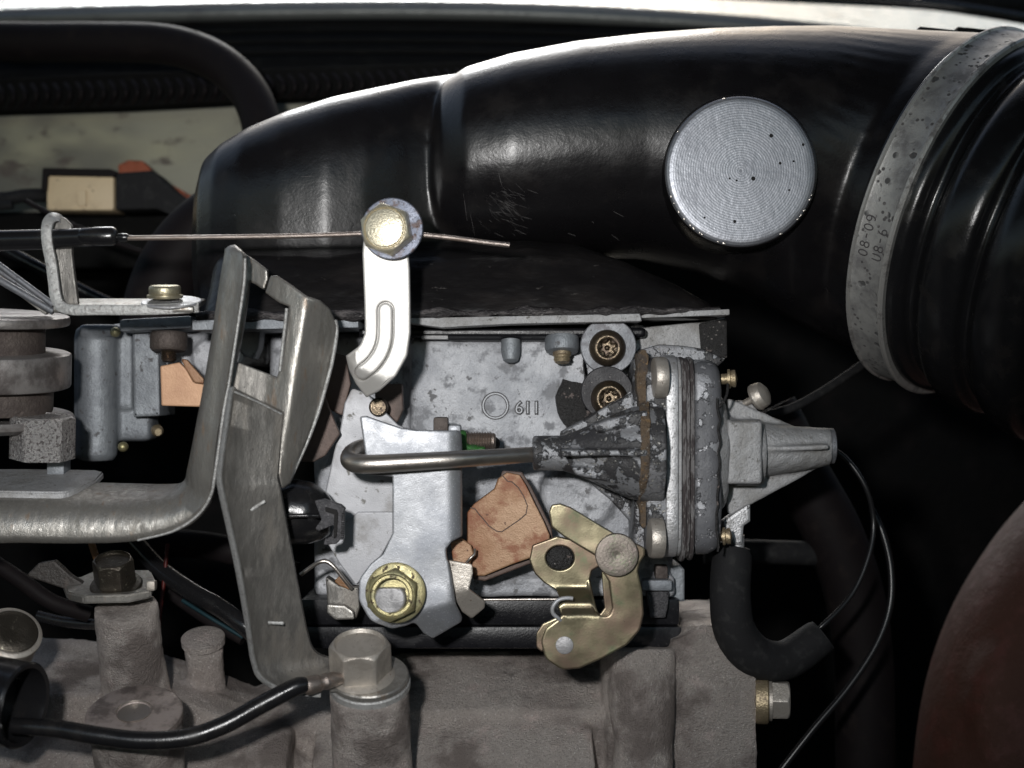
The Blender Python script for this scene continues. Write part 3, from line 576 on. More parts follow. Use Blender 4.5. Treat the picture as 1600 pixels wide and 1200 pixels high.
# scratches scuffed into the plastic, laid on its surface
from mathutils.bvhtree import BVHTree
bod = [o for o in t_duct.children if o.name == 'moulded_body'][0]; off = WPOS['moulded_body']
bvh = BVHTree.FromPolygons([v.co+off for v in bod.data.vertices], [tuple(p.vertices) for p in bod.data.polygons])
camp = Vector((0, -D, 0))
def hit(px, py):
    d = (W(px, py, 0)-camp).normalized(); h = bvh.ray_cast(camp, d); return (h[0]+h[1]*.0 if h[0] else None)
rn = random.Random(21); acc = None
def scr(x0, y0, x1, y1, r):
    global acc
    P = [hit(x0+(x1-x0)*k/3, y0+(y1-y0)*k/3) for k in range(4)]
    if any(p is None for p in P): return
    b = tube_bm([(*p, r*(.4 if k in (0, 3) else 1)) for k, p in enumerate(P)], r, 5, 2, px=False); acc = b if acc is None else join(acc, b)
for i in range(75):
    x = rn.gauss(785, 17); y = rn.gauss(325, 17); L_ = rn.uniform(5, 22); a = rn.gauss(.55, .25)
    scr(x, y, x+L_*math.cos(a), y+L_*math.sin(a), rn.uniform(.0012, .0036))
for x0, y0, x1, y1 in ((779, 270, 784, 290), (724, 302, 730, 345), (735, 335, 742, 368), (1002, 210, 1000, 224), (1008, 198, 1009, 201), (958, 330, 975, 339), (887, 364, 900, 369), (925, 346, 928, 349), (955, 366, 968, 376), (813, 363, 822, 366), (476, 298, 482, 295), (470, 276, 490, 275), (366, 335, 368, 337), (700, 377, 708, 378), (1090, 440, 1120, 452), (690, 430, 720, 424), (760, 440, 774, 431)):
    scr(x0, y0, x1, y1, .0045)
obj('scuff_marks', acc, m_scuff, t_duct, kind='stuff', smooth=0)
# machined disc and its boss
dc = W(1158, 267, .48)
bz = cyl_bm(W(1158, 267, .56), (0, 1, 0), 1.235, 1.4, .04, 64); obj('disc_boss', bz, m_duct, t_duct)
t = thing('cover_disc', dc, 'round grey metal disc with turned rings on the side of the duct', 'disc')
b = lathe_bm([(0.0005, .012), (.018, .012), (.022, .001), (.03, 0), (.06, 0), (.3, 0), (.6, 0), (1.0, 0), (1.08, 0), (1.135, .012), (1.165, .05), (1.17, .2), (1.14, .24)], dc, (0, 1, 0), 128)
for v in b.verts: v.co.x = dc.x+(v.co.x-dc.x)*1.03; v.co.z = dc.z+(v.co.z-dc.z)*1.03
obj('disc_face', b, m_disc, t, origin=dc, smooth=50)
# burred rim nicks
rn = random.Random(3)
for i in range(22):
    a = rn.choice([rn.uniform(1.75, 2.7), rn.uniform(-1.2, -.3), rn.uniform(3.4, 4.6)])
    p = dc+Vector((math.cos(a)*1.187, .0, math.sin(a)*1.187))
    bb = bmesh.new(); bmesh.ops.create_icosphere(bb, subdivisions=1, radius=rn.uniform(.010, .022)); bmesh.ops.scale(bb, vec=(1.6, .5, 1), verts=bb.verts); bmesh.ops.rotate(bb, cent=(0, 0, 0), matrix=Matrix.Rotation(-a+PI/2, 3, 'Y'), verts=bb.verts); bmesh.ops.translate(bb, vec=p, verts=bb.verts)
    if i == 0: acc = bb
    else: acc = join(acc, bb)
obj('burr', acc, m_steel, t, kind='stuff')
for px, py, r in ((1205, 212, .022), (1255, 226, .016), (1219, 255, .016), (1177, 279, .024), (1148, 346, .018), (1233, 297, .012), (1140, 279, .012), (1151, 282, .012), (1240, 252, .012), (1101, 340, .012)):
    q = W(px, py, .48); q.y = dc.y-.002
    obj('pit', lathe_bm([(r*1.5, .0), (r*1.2, .004), (r*.2, .004)], q, (0, -1, 0), 8), m_hole, t)
# ---- hose clamp band
t = thing('hose_clamp', CC, 'wide speckled galvanised clamp band round the duct mouth, stamped with numbers', 'hose clamp')
BW = .70
r0 = CR
prof = [(r0-.08, 0), (r0+.03, 0), (r0+.055, .02), (r0+.055, .055), (r0+.02, .075), (r0+.005, .11), (r0+.005, BW-.14), (r0+.02, BW-.10), (r0+.06, BW-.075), (r0+.06, BW-.03), (r0+.03, BW), (r0-.08, BW)]
c0 = CC
lathe('clamp_band', [(r, q) for r, q in prof[4:8]], c0, AX, m_band, t, 160, cap=False)
lathe('rolled_lip', [prof[0], *prof[1:5], (r0-.08, .11)], c0, AX, m_band_lip, t, 160, cap=False)
lathe('rolled_lip', [(r0-.08, BW-.14), *prof[7:]], c0, AX, m_band_lip, t, 160, cap=False)
_, U_, V_ = basis(AX)
def onband(u, q, h):      # u = distance round the band from its front line (up positive), q along the axis
    th = u/r0; d = V_*math.cos(th)+U_*math.sin(th)
    return c0+AX*q+d*(r0+h)
def bandtext(txt, q, u0, size):
    b = text_bm(txt, size, .012, -.006, 1.12)
    for v in b.verts:
        x, y, z = v.co; v.co = onband(u0+x, q-y, .008+z)
    return b
def seg_bm(paths, size, q, u0, r=.011):
    bm = None
    for pth in paths:
        P = [onband(u0+x*size, q-y*size, .008) for x, y in pth]
        b = tube_bm([(*p,) for p in P], r, 6, 3, px=False)
        bm = b if bm is None else join(bm, b)
    return bm
def ell(cx, cy, rx, ry, a0=0, a1=360, n=14): return [(cx+rx*math.cos(R(a0+(a1-a0)*k/n)), cy+ry*math.sin(R(a0+(a1-a0)*k/n))) for k in range(n+1)]
G = {'0': [ell(.3, .5, .26, .48)], '8': [ell(.3, .27, .26, .25), ell(.3, .76, .21, .22)], '9': [ell(.3, .70, .25, .27), [(.55, .72), (.54, .35), (.40, .05), (.2, .03)]],
     '-': [[(.1, .5), (.5, .5)]], 'U': [[(.05, 1), (.05, .3), (.3, .02), (.55, .3), (.55, 1)]], '6': [ell(.3, .28, .24, .26), [(.06, .3), (.1, .7), (.3, .98)]], '.': [ell(.2, .4, .05, .05)]}
def bandstring(s, size, q, u0):
    for i, ch in enumerate(s):
        if ch == ' ': continue
        obj('stamped_mark' if ch in '-.' else 'stamped_digit', seg_bm(G[ch], size, q, u0+i*size*.86), m_ink, t, smooth=60)
bandstring('.08-09', .165, .30, -1.12)
bandstring('U8-6', .165, .56, -.98)
for x0, x1, y, Yq, h in ((1430, 1486, 49, 3.0, .16), (1489, 1502, 47, 3.2, .16), (1500, 1540, 50, 3.3, .2)):
    a_ = W(x0, y, Yq); b_ = W(x1, y+3, Yq); obj('clamp_housing', box_bm((a_+b_)/2-Vector((0, 0, h*.35)), (b_.x-a_.x, .5, h), .04, (0, 6, 0)), m_rubber_matt, t)
# ---- ribbed rubber hose to the right
t = thing('bellows_hose', CC+AX*1.5, 'glossy black ribbed rubber hose leaving the clamp to the right', 'hose')
pr = [(2.75, .12), (3.03, .13), (3.08, .17), (3.085, .3), (3.07, .95), (2.98, 1.12), (2.86, 1.2), (2.86, 1.32), (3.0, 1.44), (3.1, 1.62), (3.12, 1.9), (3.06, 2.12), (2.92, 2.22), (2.92, 2.34), (3.08, 2.48), (3.18, 2.75), (3.2, 3.05), (3.12, 3.28), (2.95, 3.4), (2.97, 3.5), (3.15, 3.66), (3.24, 4.0), (3.24, 5), (3.24, 7)]
Q = [Vector((a, b-.22, 0)) for a, b in pr]; Q = catmull(Q, 5)
lathe('hose_wall', [(q.x, q.y) for q in Q], CC, AX, m_rubber, t, 128, smooth=60)
# ================================================================ carburettor body
t = thing('carburettor', W(780, 935, 1.4), 'pale grey cast carburettor body in the middle, marked 611', 'carburettor')
body = join(
    boxpx_bm(640, 528, 1040, 790, 1.35, 4, .12), boxpx_bm(490, 640, 1052, 932, 1.55, 3.8, .1),
    boxpx_bm(420, 520, 660, 700, 2.3, 3, .15), boxpx_bm(700, 900, 1055, 933, 1.0, 3.8, .06), boxpx_bm(735, 780, 1050, 925, 1.12, 3.8, .2),
    box_bm(W(655, 600, 2.5), (.7, 2.2, 2.2), .3, (0, 0, 30)),
    cyl_bm(W(905, 770, 1.0), (0, 1, 0), .62, 1.2, .08), cyl_bm(W(855, 835, 1.2), (0, 1, 0), .45, 1.0, .08))
me = cast_mesh(body, .05, 2, .02, 1.5, disp=lambda p, n: n*noise.noise(p*9)*.007)
link('cast_body', me, m_carb, t, smooth=180)
me = cast_mesh(join(boxpx_bm(560, 512, 1010, 527, 1.0, 4, .03), boxpx_bm(700, 522, 870, 533, 1.15, 3, .03)), .04, 1)
link('top_flange', me, m_spacer, t, smooth=180)
boxpx('flange_shelf', 658, 524, 700, 530, .95, .5, m_vac_light, t, bev=.02)
lathe('cast_pin', [(.16, 0), (.16, .18), (.145, .26), (.12, .34), (.07, .37)], W(798, 532, 1.2), (0, -.25, -1), m_carb_blue, t, 32)
tb = thing('flange_bolt', W(878, 530, 1.1), 'small grey collar with a brassy stud end hanging below the duct flange', 'bolt')
lathe('collar', [(.27, 0), (.28, .03), (.28, .19), (.26, .24), (.2, .26)], W(878, 527, 1.0), (0, -.25, -1), m_carb_blue, tb, 40)
lathe('stud_end', [(.15, 0), (.15, .08), (.13, .10), (.13, .13), (.14, .15), (.11, .2)], W(878, 548, .95), (0, -.25, -1), m_brass, tb, 32)
# cast circle and number
c = W(774, 634, 1.325)
obj('cast_ring', lathe_bm([(.185, .05), (.192, -.03), (.212, -.03), (.22, .05)], c, (0, 1, 0), 48, cap=False), m_carb_hi, t)
obj('grime_ring', lathe_bm([(.172, .05), (.18, -.014), (.228, -.014), (.236, .05)], c, (0, 1, 0), 48, cap=False), m_grime, t)
def numeral(ch, i, bold, ext, y):
    b = text_bm(ch, .29, ext, bold); p = W(804+i*13.5, 646, y)
    for v in b.verts:
        x, y_, z = v.co; v.co = p+Vector((x, -z, y_))
    return b
for i, ch in enumerate('611'):
    obj('cast_numeral', numeral(ch, i, -.004, .05, 1.30), m_carb_hi, t, smooth=0)
    obj('grime_outline', numeral(ch, i, .014, .035, 1.315), m_grime, t, smooth=0)
# right-hand flange plate behind the diaphragm unit
plate('flange_lug', [(1000, 512), (1080, 504), (1134, 496), (1135, 520), (1133, 562), (1000, 575)], 1.35, 2.5, m_vac_light, t, bev=3)
plate('flange_lug', [(1092, 506), (1136, 497), (1137, 560), (1096, 556)], 1.31, .3, m_vac_tar, t, bev=3)
plate('flange_lug', [(1012, 900), (1060, 882), (1070, 890), (1070, 940), (1012, 940)], 1.3, .8, m_carb_blue, t, bev=3)
# bowl screw with square base
t2 = thing('base_screw', W(1028, 905, .9), 'small grey screw seat with a dark stem below the diaphragm unit', 'screw')
boxpx('seat_block', 1003, 906, 1051, 924, .75, .5, m_carb_blue, t2, bev=.06)
boxpx('slotted_head', 1024, 884, 1044, 905, .85, .3, m_drum_rough, t2, bev=.04)
plate('dark_stem', [(1010, 924), (1046, 924), (1044, 948), (1040, 966), (1016, 966), (1013, 948)], .85, .4, m_blackclip, t2, bev=3)
# ---- insulator and gasket under the carburettor
t = thing('insulator_block', W(780, 1012, 1.2), 'black insulator block between the carburettor and the manifold', 'insulator')
boxpx('upper_plate', 470, 936, 1062, 977, 1.05, 4, m_spacer, t, bev=.05)
boxpx('lower_plate', 465, 979, 1066, 1014, .98, 4, m_spacer, t, bev=.06)
tube('edge_highlight', [(748, 937, 1.02), (905, 936, 1.02)], 2.2, m_steel, t, seg=8)  # painted highlight: steel strip in place of a glint along the block's edge
# ================================================================ choke housing and things at left of the body
t = thing('choke_housing', W(185, 728, 2.2), 'blue-grey cast choke housing standing left behind the bracket', 'choke housing')
b = join(box_bm(W(150, 615, 2.7), (.60, 1.0, 2.35), .22), lathe_bm([(.26, -1.15), (.34, -1.05), (.34, 1.1), (.3, 1.15)], W(152, 615, 2.3), (0, 0, 1), 32),
         boxpx_bm(120, 506, 180, 526, 1.9, 1.2, .1), boxpx_bm(176, 505, 208, 640, 2.35, .8, .06), boxpx_bm(170, 640, 236, 690, 2.4, .7, .14), boxpx_bm(120, 525, 133, 700, 2.1, .8, .06))
link('cast_fin', cast_mesh(b, .045, 3), m_carb_blue, t, smooth=180)
plate('joint_face', [(206, 516), (236, 518), (248, 548), (250, 650), (208, 652)], 2.0, 1.2, m_carb_blue, t, bev=4)
boxpx('top_ledge', 186, 496, 300, 516, 1.4, 1.6, m_carb_blue, t, bev=.06, rot=(0, -3, 0))
for x, y in ((181, 519), (193, 698)):
    lathe('brass_pin', [(.085, 0), (.085, -.06), (.06, -.11), (.02, -.13)], W(x, y, 1.95), (0, 1, 0), m_zinc_nut, t, 24)
lathe('brass_pin', [(.10, 0), (.10, -.1), (.06, -.16)], W(245, 672, 2.3), (-.4, 1, .2), m_brass, t, 24)
tb = thing('boss_stud', W(263, 520, 1.6), 'dark round boss with a threaded stud above the pale copper plate', 'stud')
lathe('boss', [(.29, 0), (.31, .04), (.31, .26), (.27, .31), (.12, .32)], W(264, 520, 1.7), (0, -.12, -1), m_drum_rough, tb, 40)
prof = [(.12, 0)]
for i in range(6): prof += [(.135, .03+i*.035), (.115, .047+i*.035)]
lathe('thread', prof+[(.10, .25)], W(264, 542, 1.66), (0, -.12, -1), m_torx, tb, 32)
b = join(boxpx_bm(248, 512, 330, 600, 2.6, 1, .1), boxpx_bm(300, 520, 420, 572, 2.7, 1, .1), cyl_bm(W(330, 560, 2.5), (0, 1, 0), .35, .8))
t3 = thing('choke_arm_casting', W(320, 600, 2.6), 'mottled grey casting seen through the fork of the bracket', 'casting')
link('cast_web', cast_mesh(b, .05, 3, .03, 2), m_carb, t3, smooth=180)
plate('cast_rib', [(369, 515), (408, 513), (404, 545), (396, 562), (382, 556), (369, 540)], 1.6, .5, m_carb_blue, t3, bev=4)
lathe('white_roller', [(.12, 0), (.13, .04), (.1, .1)], W(372, 558, 1.7), (0, -1, 0), m_plate_white, t3, 24)
plate('copper_plate', [(250, 572), (280, 566), (290, 576), (302, 597), (322, 600), (322, 636), (252, 634)], 1.5, .16, m_copper_pale, label='pale copper-coloured plate left of the tall bracket', cat='plate', bev=2)
plate('copper_plate_fold', [(282, 560), (292, 562), (318, 592), (318, 600), (303, 598), (290, 577)], 1.35, .12, m_copper, label='brownish folded tongue on top of the pale copper plate', cat='plate', bev=2)
# ================================================================ torx screws and washers
def torx(cx, cy, Y, rw, rh, rt, mw, lab_s, lab_w, off=(0, 0), tilt=(0, 1, 0), grp=True):
    c = W(cx, cy, Y)
    obj('washer', washer_bm(c+Vector((0, .0, 0)), (0, -1, 0), rw/100, .15, .09, .015, 64), mw, label=lab_w, cat='washer', group='washers under the torx screws')
    t = thing('torx_screw', c+Vector((off[0], -.09, off[1])), lab_s, 'screw', 'torx mounting screws')
    c2 = c+Vector((off[0], -.09, off[1]))
    h = .20
    prof = [(rh/100, 0), (rh/100+.004, .05), (rh/100-.01, .11), (rh/100-.05, .16), (rt/100+.06, h), (rt/100+.03, h+.005), (rt/100+.012, h-.01), (rt/100-.01, h-.02, 's'), (rt/100-.025, h-.06, 's'), (rt/100-.03, h-.19, 's'), (.05, h-.21), (.03, h-.16), (.004, h-.15)]
    obj('domed_head', lathe_bm(prof, c2, (0, -1, 0), 96, .2), m_torx, t, smooth=50)
torx(950, 541, .72, 45, 29, 14, m_washer_g, 'upper torx screw with bronze domed head on a grey washer', 'grey flat washer under the upper torx screw', (-.02, -.03))
torx(948, 613, .62, 42, 29, 14.5, m_washer_k, 'lower torx screw with bronze domed head partly covered by the diaphragm bracket', 'blackened flat washer under the lower torx screw', (.03, -.10))
# white boss glimpsed between the washers
# black tar smear on the carburettor beside the lower screw
def jag(p, a, n, sd):
    rr = random.Random(sd); o = []
    for i in range(len(p)):
        q = Vector(p[i]); s = Vector(p[(i+1) % len(p)]); o.append((q.x, q.y, 0))
        for k in range(1, n): m = q.lerp(s, k/n); o.append((m.x+rr.uniform(-a, a), m.y+rr.uniform(-a, a), 0))
    return o
# ================================================================ diaphragm unit (vacuum pull-off)
t = thing('diaphragm_unit', W(1040, 880, .6), 'cracked and chipped grey diaphragm unit with a pointed cap on the right', 'diaphragm unit')
YA = .55                                   # depth of its axis
def ax(px, py=705): return W(px, py, YA)
def ring(px, r, x1=None): return None
X = Vector((1, 0, 0))
# bracket cone with ribs
cone = lathe_bm([(.20, .0), (.255, .01), (.27, .04), (.27, .5), (.30, .58), (.40, .80), (.56, 1.15), (.70, 1.5), (.74, 1.7), (.74, 2.0)], W(832, 708, -.30), X, 48)
fins = []
def fin(pts, Y, th): return plate_bm(pts, Y, th, 2.5)
fins.append(fin([(876, 676), (915, 654), (942, 638), (985, 614), (1012, 606), (1012, 700), (876, 700)], .10, .45))
fins.append(fin([(925, 664), (950, 655), (1012, 640), (1012, 658), (935, 676)], -.86, .7))
fins.append(fin([(878, 703), (1012, 703), (1012, 713), (878, 713)], -1.10, .9))
fins.append(fin([(890, 728), (1012, 742), (1012, 757), (960, 756), (900, 742)], -.75, .7))
fins.append(fin([(915, 750), (1012, 760), (1012, 868), (1000, 868), (985, 815), (950, 778)], .55, .3))
fins.append(boxpx_bm(990, 560, 1014, 872, .05, 1.6, .05))
me = cast_mesh(join(cone, *fins), .026, 2, .012, 3)
link('bracket_cone', me, m_vac_black, t, smooth=180)
# soot-black rubbery web to the left, with ragged outline
plate('torn_web', jag([(912, 560), (915, 600), (880, 592), (868, 620), (876, 655), (888, 676), (940, 655), (985, 620), (1004, 600), (1006, 560), (1000, 545), (985, 600), (950, 655), (915, 640)], 2.5, 3, 4), 1.02, .35, m_vac_tar, t, bev=1.2, r=0)
plate('torn_edge', jag([(905, 660), (940, 640), (962, 626), (992, 608), (1000, 616), (975, 640), (940, 655), (908, 668)], 2.5, 3, 5), .26, .14, m_vac_paint, t, bev=1.2, r=0)
plate('corroded_seam', jag([(996, 552), (1006, 546), (1014, 556), (1013, 610), (1017, 660), (1016, 720), (1011, 770), (1014, 820), (1004, 826), (998, 790), (1001, 740), (1003, 690), (1000, 640), (995, 600)], 1.8, 4, 8), 0, .5, m_rust, t, bev=1.5, r=0, grid=4, smooth=80, f=lambda x, y: -.32-math.sqrt(max(.0, .77**2-((y-706)/100)**2))+.05*noise.noise(Vector((x*.08, y*.08, 3))))
# main stacked body : shallow rounded drums seen edge-on
def drum(name, x0, x1, y0, y1, Y0, dep, m, bev=.05, parent=t, amp=0.0, sx=0):
    a = W(x0, y0, Y0); b_ = W(x1, y1, Y0)
    hz = (a.z-b_.z)/2; cz = (a.z+b_.z)/2; L = b_.x-a.x; yb = Y0+dep/2
    rr = []
    for q, k in ((0, bev), (bev*.3, bev*.3), (bev, 0), (L-bev, 0), (L-bev*.3, bev*.3), (L, bev)):
        n = 64; ring = []
        for i in range(n):
            th = 2*PI*i/n; cs = math.cos(th); sn = math.sin(th); e = .34
            ring.append(Vector((a.x+q+sx*0, yb+(dep/2-k)*math.copysign(abs(sn)**e, sn), cz+(hz-k)*math.copysign(abs(cs)**e, cs))))
        rr.append(ring)
    return obj(name, loft_bm(rr), m, parent, smooth=40)
drum('bracket_flange', 1010, 1044, 556, 872, -.42, 2.2, m_vac_black, .04)
drum('crimp_ring', 1041, 1061, 553, 877, -.52, 2.4, m_vac_ring, .03)
drum('diaphragm_edge', 1060, 1066, 556, 876, -.46, 2.3, m_vac_light, .02)
drum('gasket_layer', 1066, 1073, 556, 884, -.40, 2.2, m_gasket, .025)
drum('gasket_layer', 1073, 1079, 558, 878, -.45, 2.2, m_gasket, .025)
drum('gasket_layer', 1079, 1086, 556, 882, -.41, 2.2, m_gasket, .025)
plate('top_tab', [(1002, 546), (1030, 538), (1066, 540), (1100, 545), (1134, 562), (1120, 574), (1030, 566), (1004, 566)], .35, .8, m_vac_black, t, bev=4)
# painted housing block with an uneven right edge
def cov(px, py): return .25*((px-1085)/60)**2*.4
b = loft_bm([[Vector((W(1086, 0, -.42).x+q, yv, zv)) for yv, zv in rr_] for q, rr_ in [(q, [(.68+(1.10-k)*math.copysign(abs(math.sin(2*PI*i/56))**.4, math.sin(2*PI*i/56)), W(0, 717, -.42).z+(1.535-k)*math.copysign(abs(math.cos(2*PI*i/56))**.4, math.cos(2*PI*i/56))) for i in range(56)]) for q, k in ((0, .05), (.04, 0), (.25, .0), (.34, .03), (.39, .07), (.43, .13))]])
me = cast_mesh(b, .035, 2, .015, 4); link('painted_housing', me, m_vac_paint, t, smooth=180)
# pale right-hand shell
b = loft_bm([[Vector((W(1119, 0, -.3).x+q, .62+k*.98*math.sin(2*PI*i/56), W(0, 712, -.3).z+k*math.cos(2*PI*i/56))) for i in range(56)] for q, k in ((0, 1.05), (.04, 1.0), (.12, .95), (.2, .90), (.24, .82), (.25, .7))])
me = cast_mesh(b, .035, 3, .02, 4); link('pale_shell', me, m_vac_light, t, smooth=180)
# crack along the shell : raised broken edge
rn = random.Random(9)
cr = [(1121+rn.uniform(-2, 2)+(3 if 640 < y < 760 else 0), y, -.43) for y in range(622, 872, 12)]
tube('broken_edge', cr, 2.0, m_vac_tar, t, seg=8, n=3)
tube('broken_edge', [(1120, 638, -.40), (1129, 630, -.38), (1136, 615, -.3), (1137, 600, -.2)], 2.4, m_vac_tar, t, seg=8, n=3)
# pointed cap
cap = []
def rect_ring(x, yt, yb, Y0, Y1, e=.45, n=48):
    a = W(x, yt, YA); b_ = W(x, yb, YA); cz = (a.z+b_.z)/2; hz = (a.z-b_.z)/2; cy = (Y0+Y1)/2; hy = (Y1-Y0)/2
    return [Vector((a.x, cy+hy*math.copysign(abs(math.sin(2*PI*i/n))**e, math.sin(2*PI*i/n)), cz+hz*math.copysign(abs(math.cos(2*PI*i/n))**e, math.cos(2*PI*i/n)))) for i in range(n)]
cap.append(loft_bm([rect_ring(x, a, b_, y0, y1, .8) for x, a, b_, y0, y1 in ((1136, 650, 752, .0, 1.2), (1150, 655, 748, .0, 1.2), (1240, 666, 738, .16, 1.0), (1296, 669, 727, .28, .92))]))
cap.append(plate_bm([(1136, 622), (1150, 626), (1200, 648), (1246, 668), (1300, 672), (1302, 724), (1285, 728), (1220, 764), (1142, 806), (1136, 800)], .58, .12, 2.5))
cap.append(plate_bm([(1136, 655), (1146, 658), (1192, 658), (1192, 700), (1192, 757), (1136, 757)], -.18, 1.3, 5))
cap.append(plate_bm([(1140, 700), (1296, 694), (1296, 703), (1140, 708)], .05, .8, 2.5))
cap.append(plate_bm([(1148, 626, 8), (1172, 626, 8), (1184, 640), (1186, 655), (1146, 640)], .95, .3, 2))
me = cast_mesh(join(*cap), .028, 3, .008, 6); link('pointed_cap', me, m_vac_light, t, smooth=180)
lathe('cap_nose', [(.285, -.22), (.29, -.02), (.285, .08), (.25, .10)], W(1294, 697, YA+.05), (1, 0, 0), m_washer_g, t, 48)
lathe('inset_collar', [(.50, 0), (.53, .03), (.53, .40), (.50, .44), (.3, .45)], W(1147, 707, YA-.1), X, m_vac_light, t, 56)
# fixing rivets seen edge-on
def edgescrew(cx, cy, Y, r, h, m, a, lab=None):
    return lathe('rivet_head', [(r*.96, -h/2), (r, -h*.3), (r, h*.25), (r*.93, h*.45), (r*.6, h*.55), (.01, h*.57)], W(cx, cy, Y), a, m, t, 48)
edgescrew(1030, 590, -.42, .32, .20, m_bolt_g, (-1, -.1, 0)); edgescrew(1024, 841, -.42, .31, .22, m_bolt_g, (-1, -.1, 0))
for cx, cy, r in ((1141, 592, .15), (1133, 838, .14)):
    lathe('small_screw', [(r*.55, -.1), (r*.55, 0), (r, .0), (r, .04), (r*.8, .05), (r*.8, .07), (r*.9, .07), (r*.9, .12), (.02, .15)], W(cx-4, cy, -.0), (1, -.15, .05), m_brass, t, 32)
lathe('slotted_screw', [(.06, -.5), (.06, 0), (.22, .0), (.23, .04), (.21, .07), (.2, .09), (.22, .10), (.20, .17), (.12, .22), (.01, .23)], W(1180, 622, .9), (.72, -.45, .42), m_bolt_g, t, 40)
# vacuum nipple and elbow hose
plate('nipple_lug', [(1130, 815), (1150, 800), (1173, 786), (1173, 815), (1163, 822), (1160, 852), (1148, 852), (1134, 832)], .45, .35, m_vac_ring, t, bev=4)
tube('nipple', [(1152, 836, .6), (1152, 870, .6)], 11, m_vac_ring, t, seg=20)
t = thing('elbow_hose', W(1200, 1030, .6), 'matt black rubber elbow hose curving down from the diaphragm unit', 'hose')
tube('hose_wall', [(1148, 852, .6, 25), (1144, 872, .6, 31), (1141, 930, .6, 32), (1148, 985, .7, 33), (1178, 1025, .9, 34), (1225, 1032, 1.1, 31), (1275, 1000, 1.3, 29), (1286, 992, 1.32, 26)], 31, m_rubber_matt, t, seg=32)
# ================================================================ throttle cable, clamp bolt and bright arm
t = thing('cable_sheath', W(90, 372, -.9), 'black cable sheath with an end ferrule passing through the upright bracket', 'cable')
tube('sheath', [(-80, 377, -.7, 17), (0, 376, -.75, 16.5), (70, 374, -.8, 16), (112, 372, -.85, 15), (170, 369, -.9, 14)], 15, m_rubber, t, seg=32)
lathe('ferrule', [(.10, -.5), (.135, -.45), (.145, -.2), (.145, 0), (.12, .05), (.06, .08)], W(176, 369, -.9), (1, 0, .02), m_rubber, t, 40)
tube('inner_wire', [(182, 372, -.9), (300, 371, -.95), (420, 369.5, -1.0), (520, 367, -1.05), (575, 365, -1.08), (640, 366, -1.06), (700, 371, -1.03), (760, 379, -1.0), (796, 383, -.98)], 4.0, m_wire, t, seg=14)
lathe('wire_collar', [(.05, 0), (.062, .02), (.06, .14), (.04, .17)], W(184, 371, -.9), (1, 0, 0), m_rubber, t, 20)
arm_c = W(602, 357, -1.25)
AXB = Vector((-.11, -1, .05)).normalized()
t = thing('cable_clamp_bolt', W(612, 358, -1.1), 'cream-coloured hex bolt head on a blued round washer clamping the cable wire', 'bolt')
obj('washer', washer_bm(W(613, 358, -1.16), (0, -1, 0), .46, .15, .07, .015, 72), m_washer, t)
obj('hex_head', hex_bm(W(607, 361, -1.22), AXB, .39, .30, .35, 0.02, 72, .10), m_boltface, t, smooth=35)
obj('raised_face', cyl_bm(W(607, 361, -1.22)+AXB*.27, AXB, .285, .07, .02, 56), m_boltface, t)
# bright arm
def armf(x, y):
    d = (-(x-600)*.55+(y-560)*.83)     # distance past the fold, lower left
    k = (y-585)+(600-x)*.5
    return max(0, (555-x)*.010)+max(0, k-10)*.006
arm_out = [(566, 396, 0), (567, 420), (569, 470), (570, 520, 20), (562, 540, 20), (540, 556, 2), (545, 578, 3), (556, 600, 2), (572, 621, 2), (592, 611, 12), (618, 588, 20), (636, 556, 25), (641, 520, 20), (641, 470), (640, 420), (638, 396, 0), (640, 330, 35), (600, 318, 30), (570, 340, 30)]
t = thing('clamp_arm', W(600, 600, -1.0), 'bright white-zinc arm with a pressed rib hanging below the clamp bolt', 'lever')
rc = catmull([Vector((*p, 0)) for p in ((602, 484), (602, 505), (601, 530), (594, 552), (581, 570), (566, 582))], 5)
def band2(w):
    L_, R_ = [], []
    for i, q in enumerate(rc):
        d = (rc[min(i+1, len(rc)-1)]-rc[max(i-1, 0)]).normalized(); nrm = Vector((-d.y, d.x, 0)); L_.append(q+nrm*w); R_.append(q-nrm*w)
    a0 = rc[0]; capt = [a0+Vector((w*math.cos(a), -w*math.sin(a), 0)) for a in [PI*k/8 for k in range(1, 8)]]
    a1 = rc[-1]; dd = (rc[-1]-rc[-2]).normalized(); n1 = Vector((-dd.y, dd.x, 0)); cap1 = [a1+n1*w*math.cos(a)+dd*w*math.sin(a) for a in [PI*k/8 for k in range(1, 8)]]
    ring = capt+L_[:] if (L_[0]-capt[-1]).length < (R_[0]-capt[-1]).length else capt+R_[:]
    other = R_ if ring[len(capt)] is L_[0] else L_
    if other is L_: cap1 = cap1[::-1]
    return [Vector((q.x, q.y)) for q in ring+cap1+other[::-1]]
plate('arm_plate', arm_out, -1.02, .16, m_arm, t, bev=2.6, f=armf, grid=9, r=6, holes=[band2(12.5)])
plate('pressed_rib', [(q.x, q.y, 0) for q in band2(11.2)], -1.045, .14, m_arm, t, bev=3.2, f=armf, grid=6, r=0)
plate('rib_back', [(q.x, q.y, 0) for q in band2(15)], -.95, .06, m_arm, t, bev=.5, f=armf, grid=9, r=0)
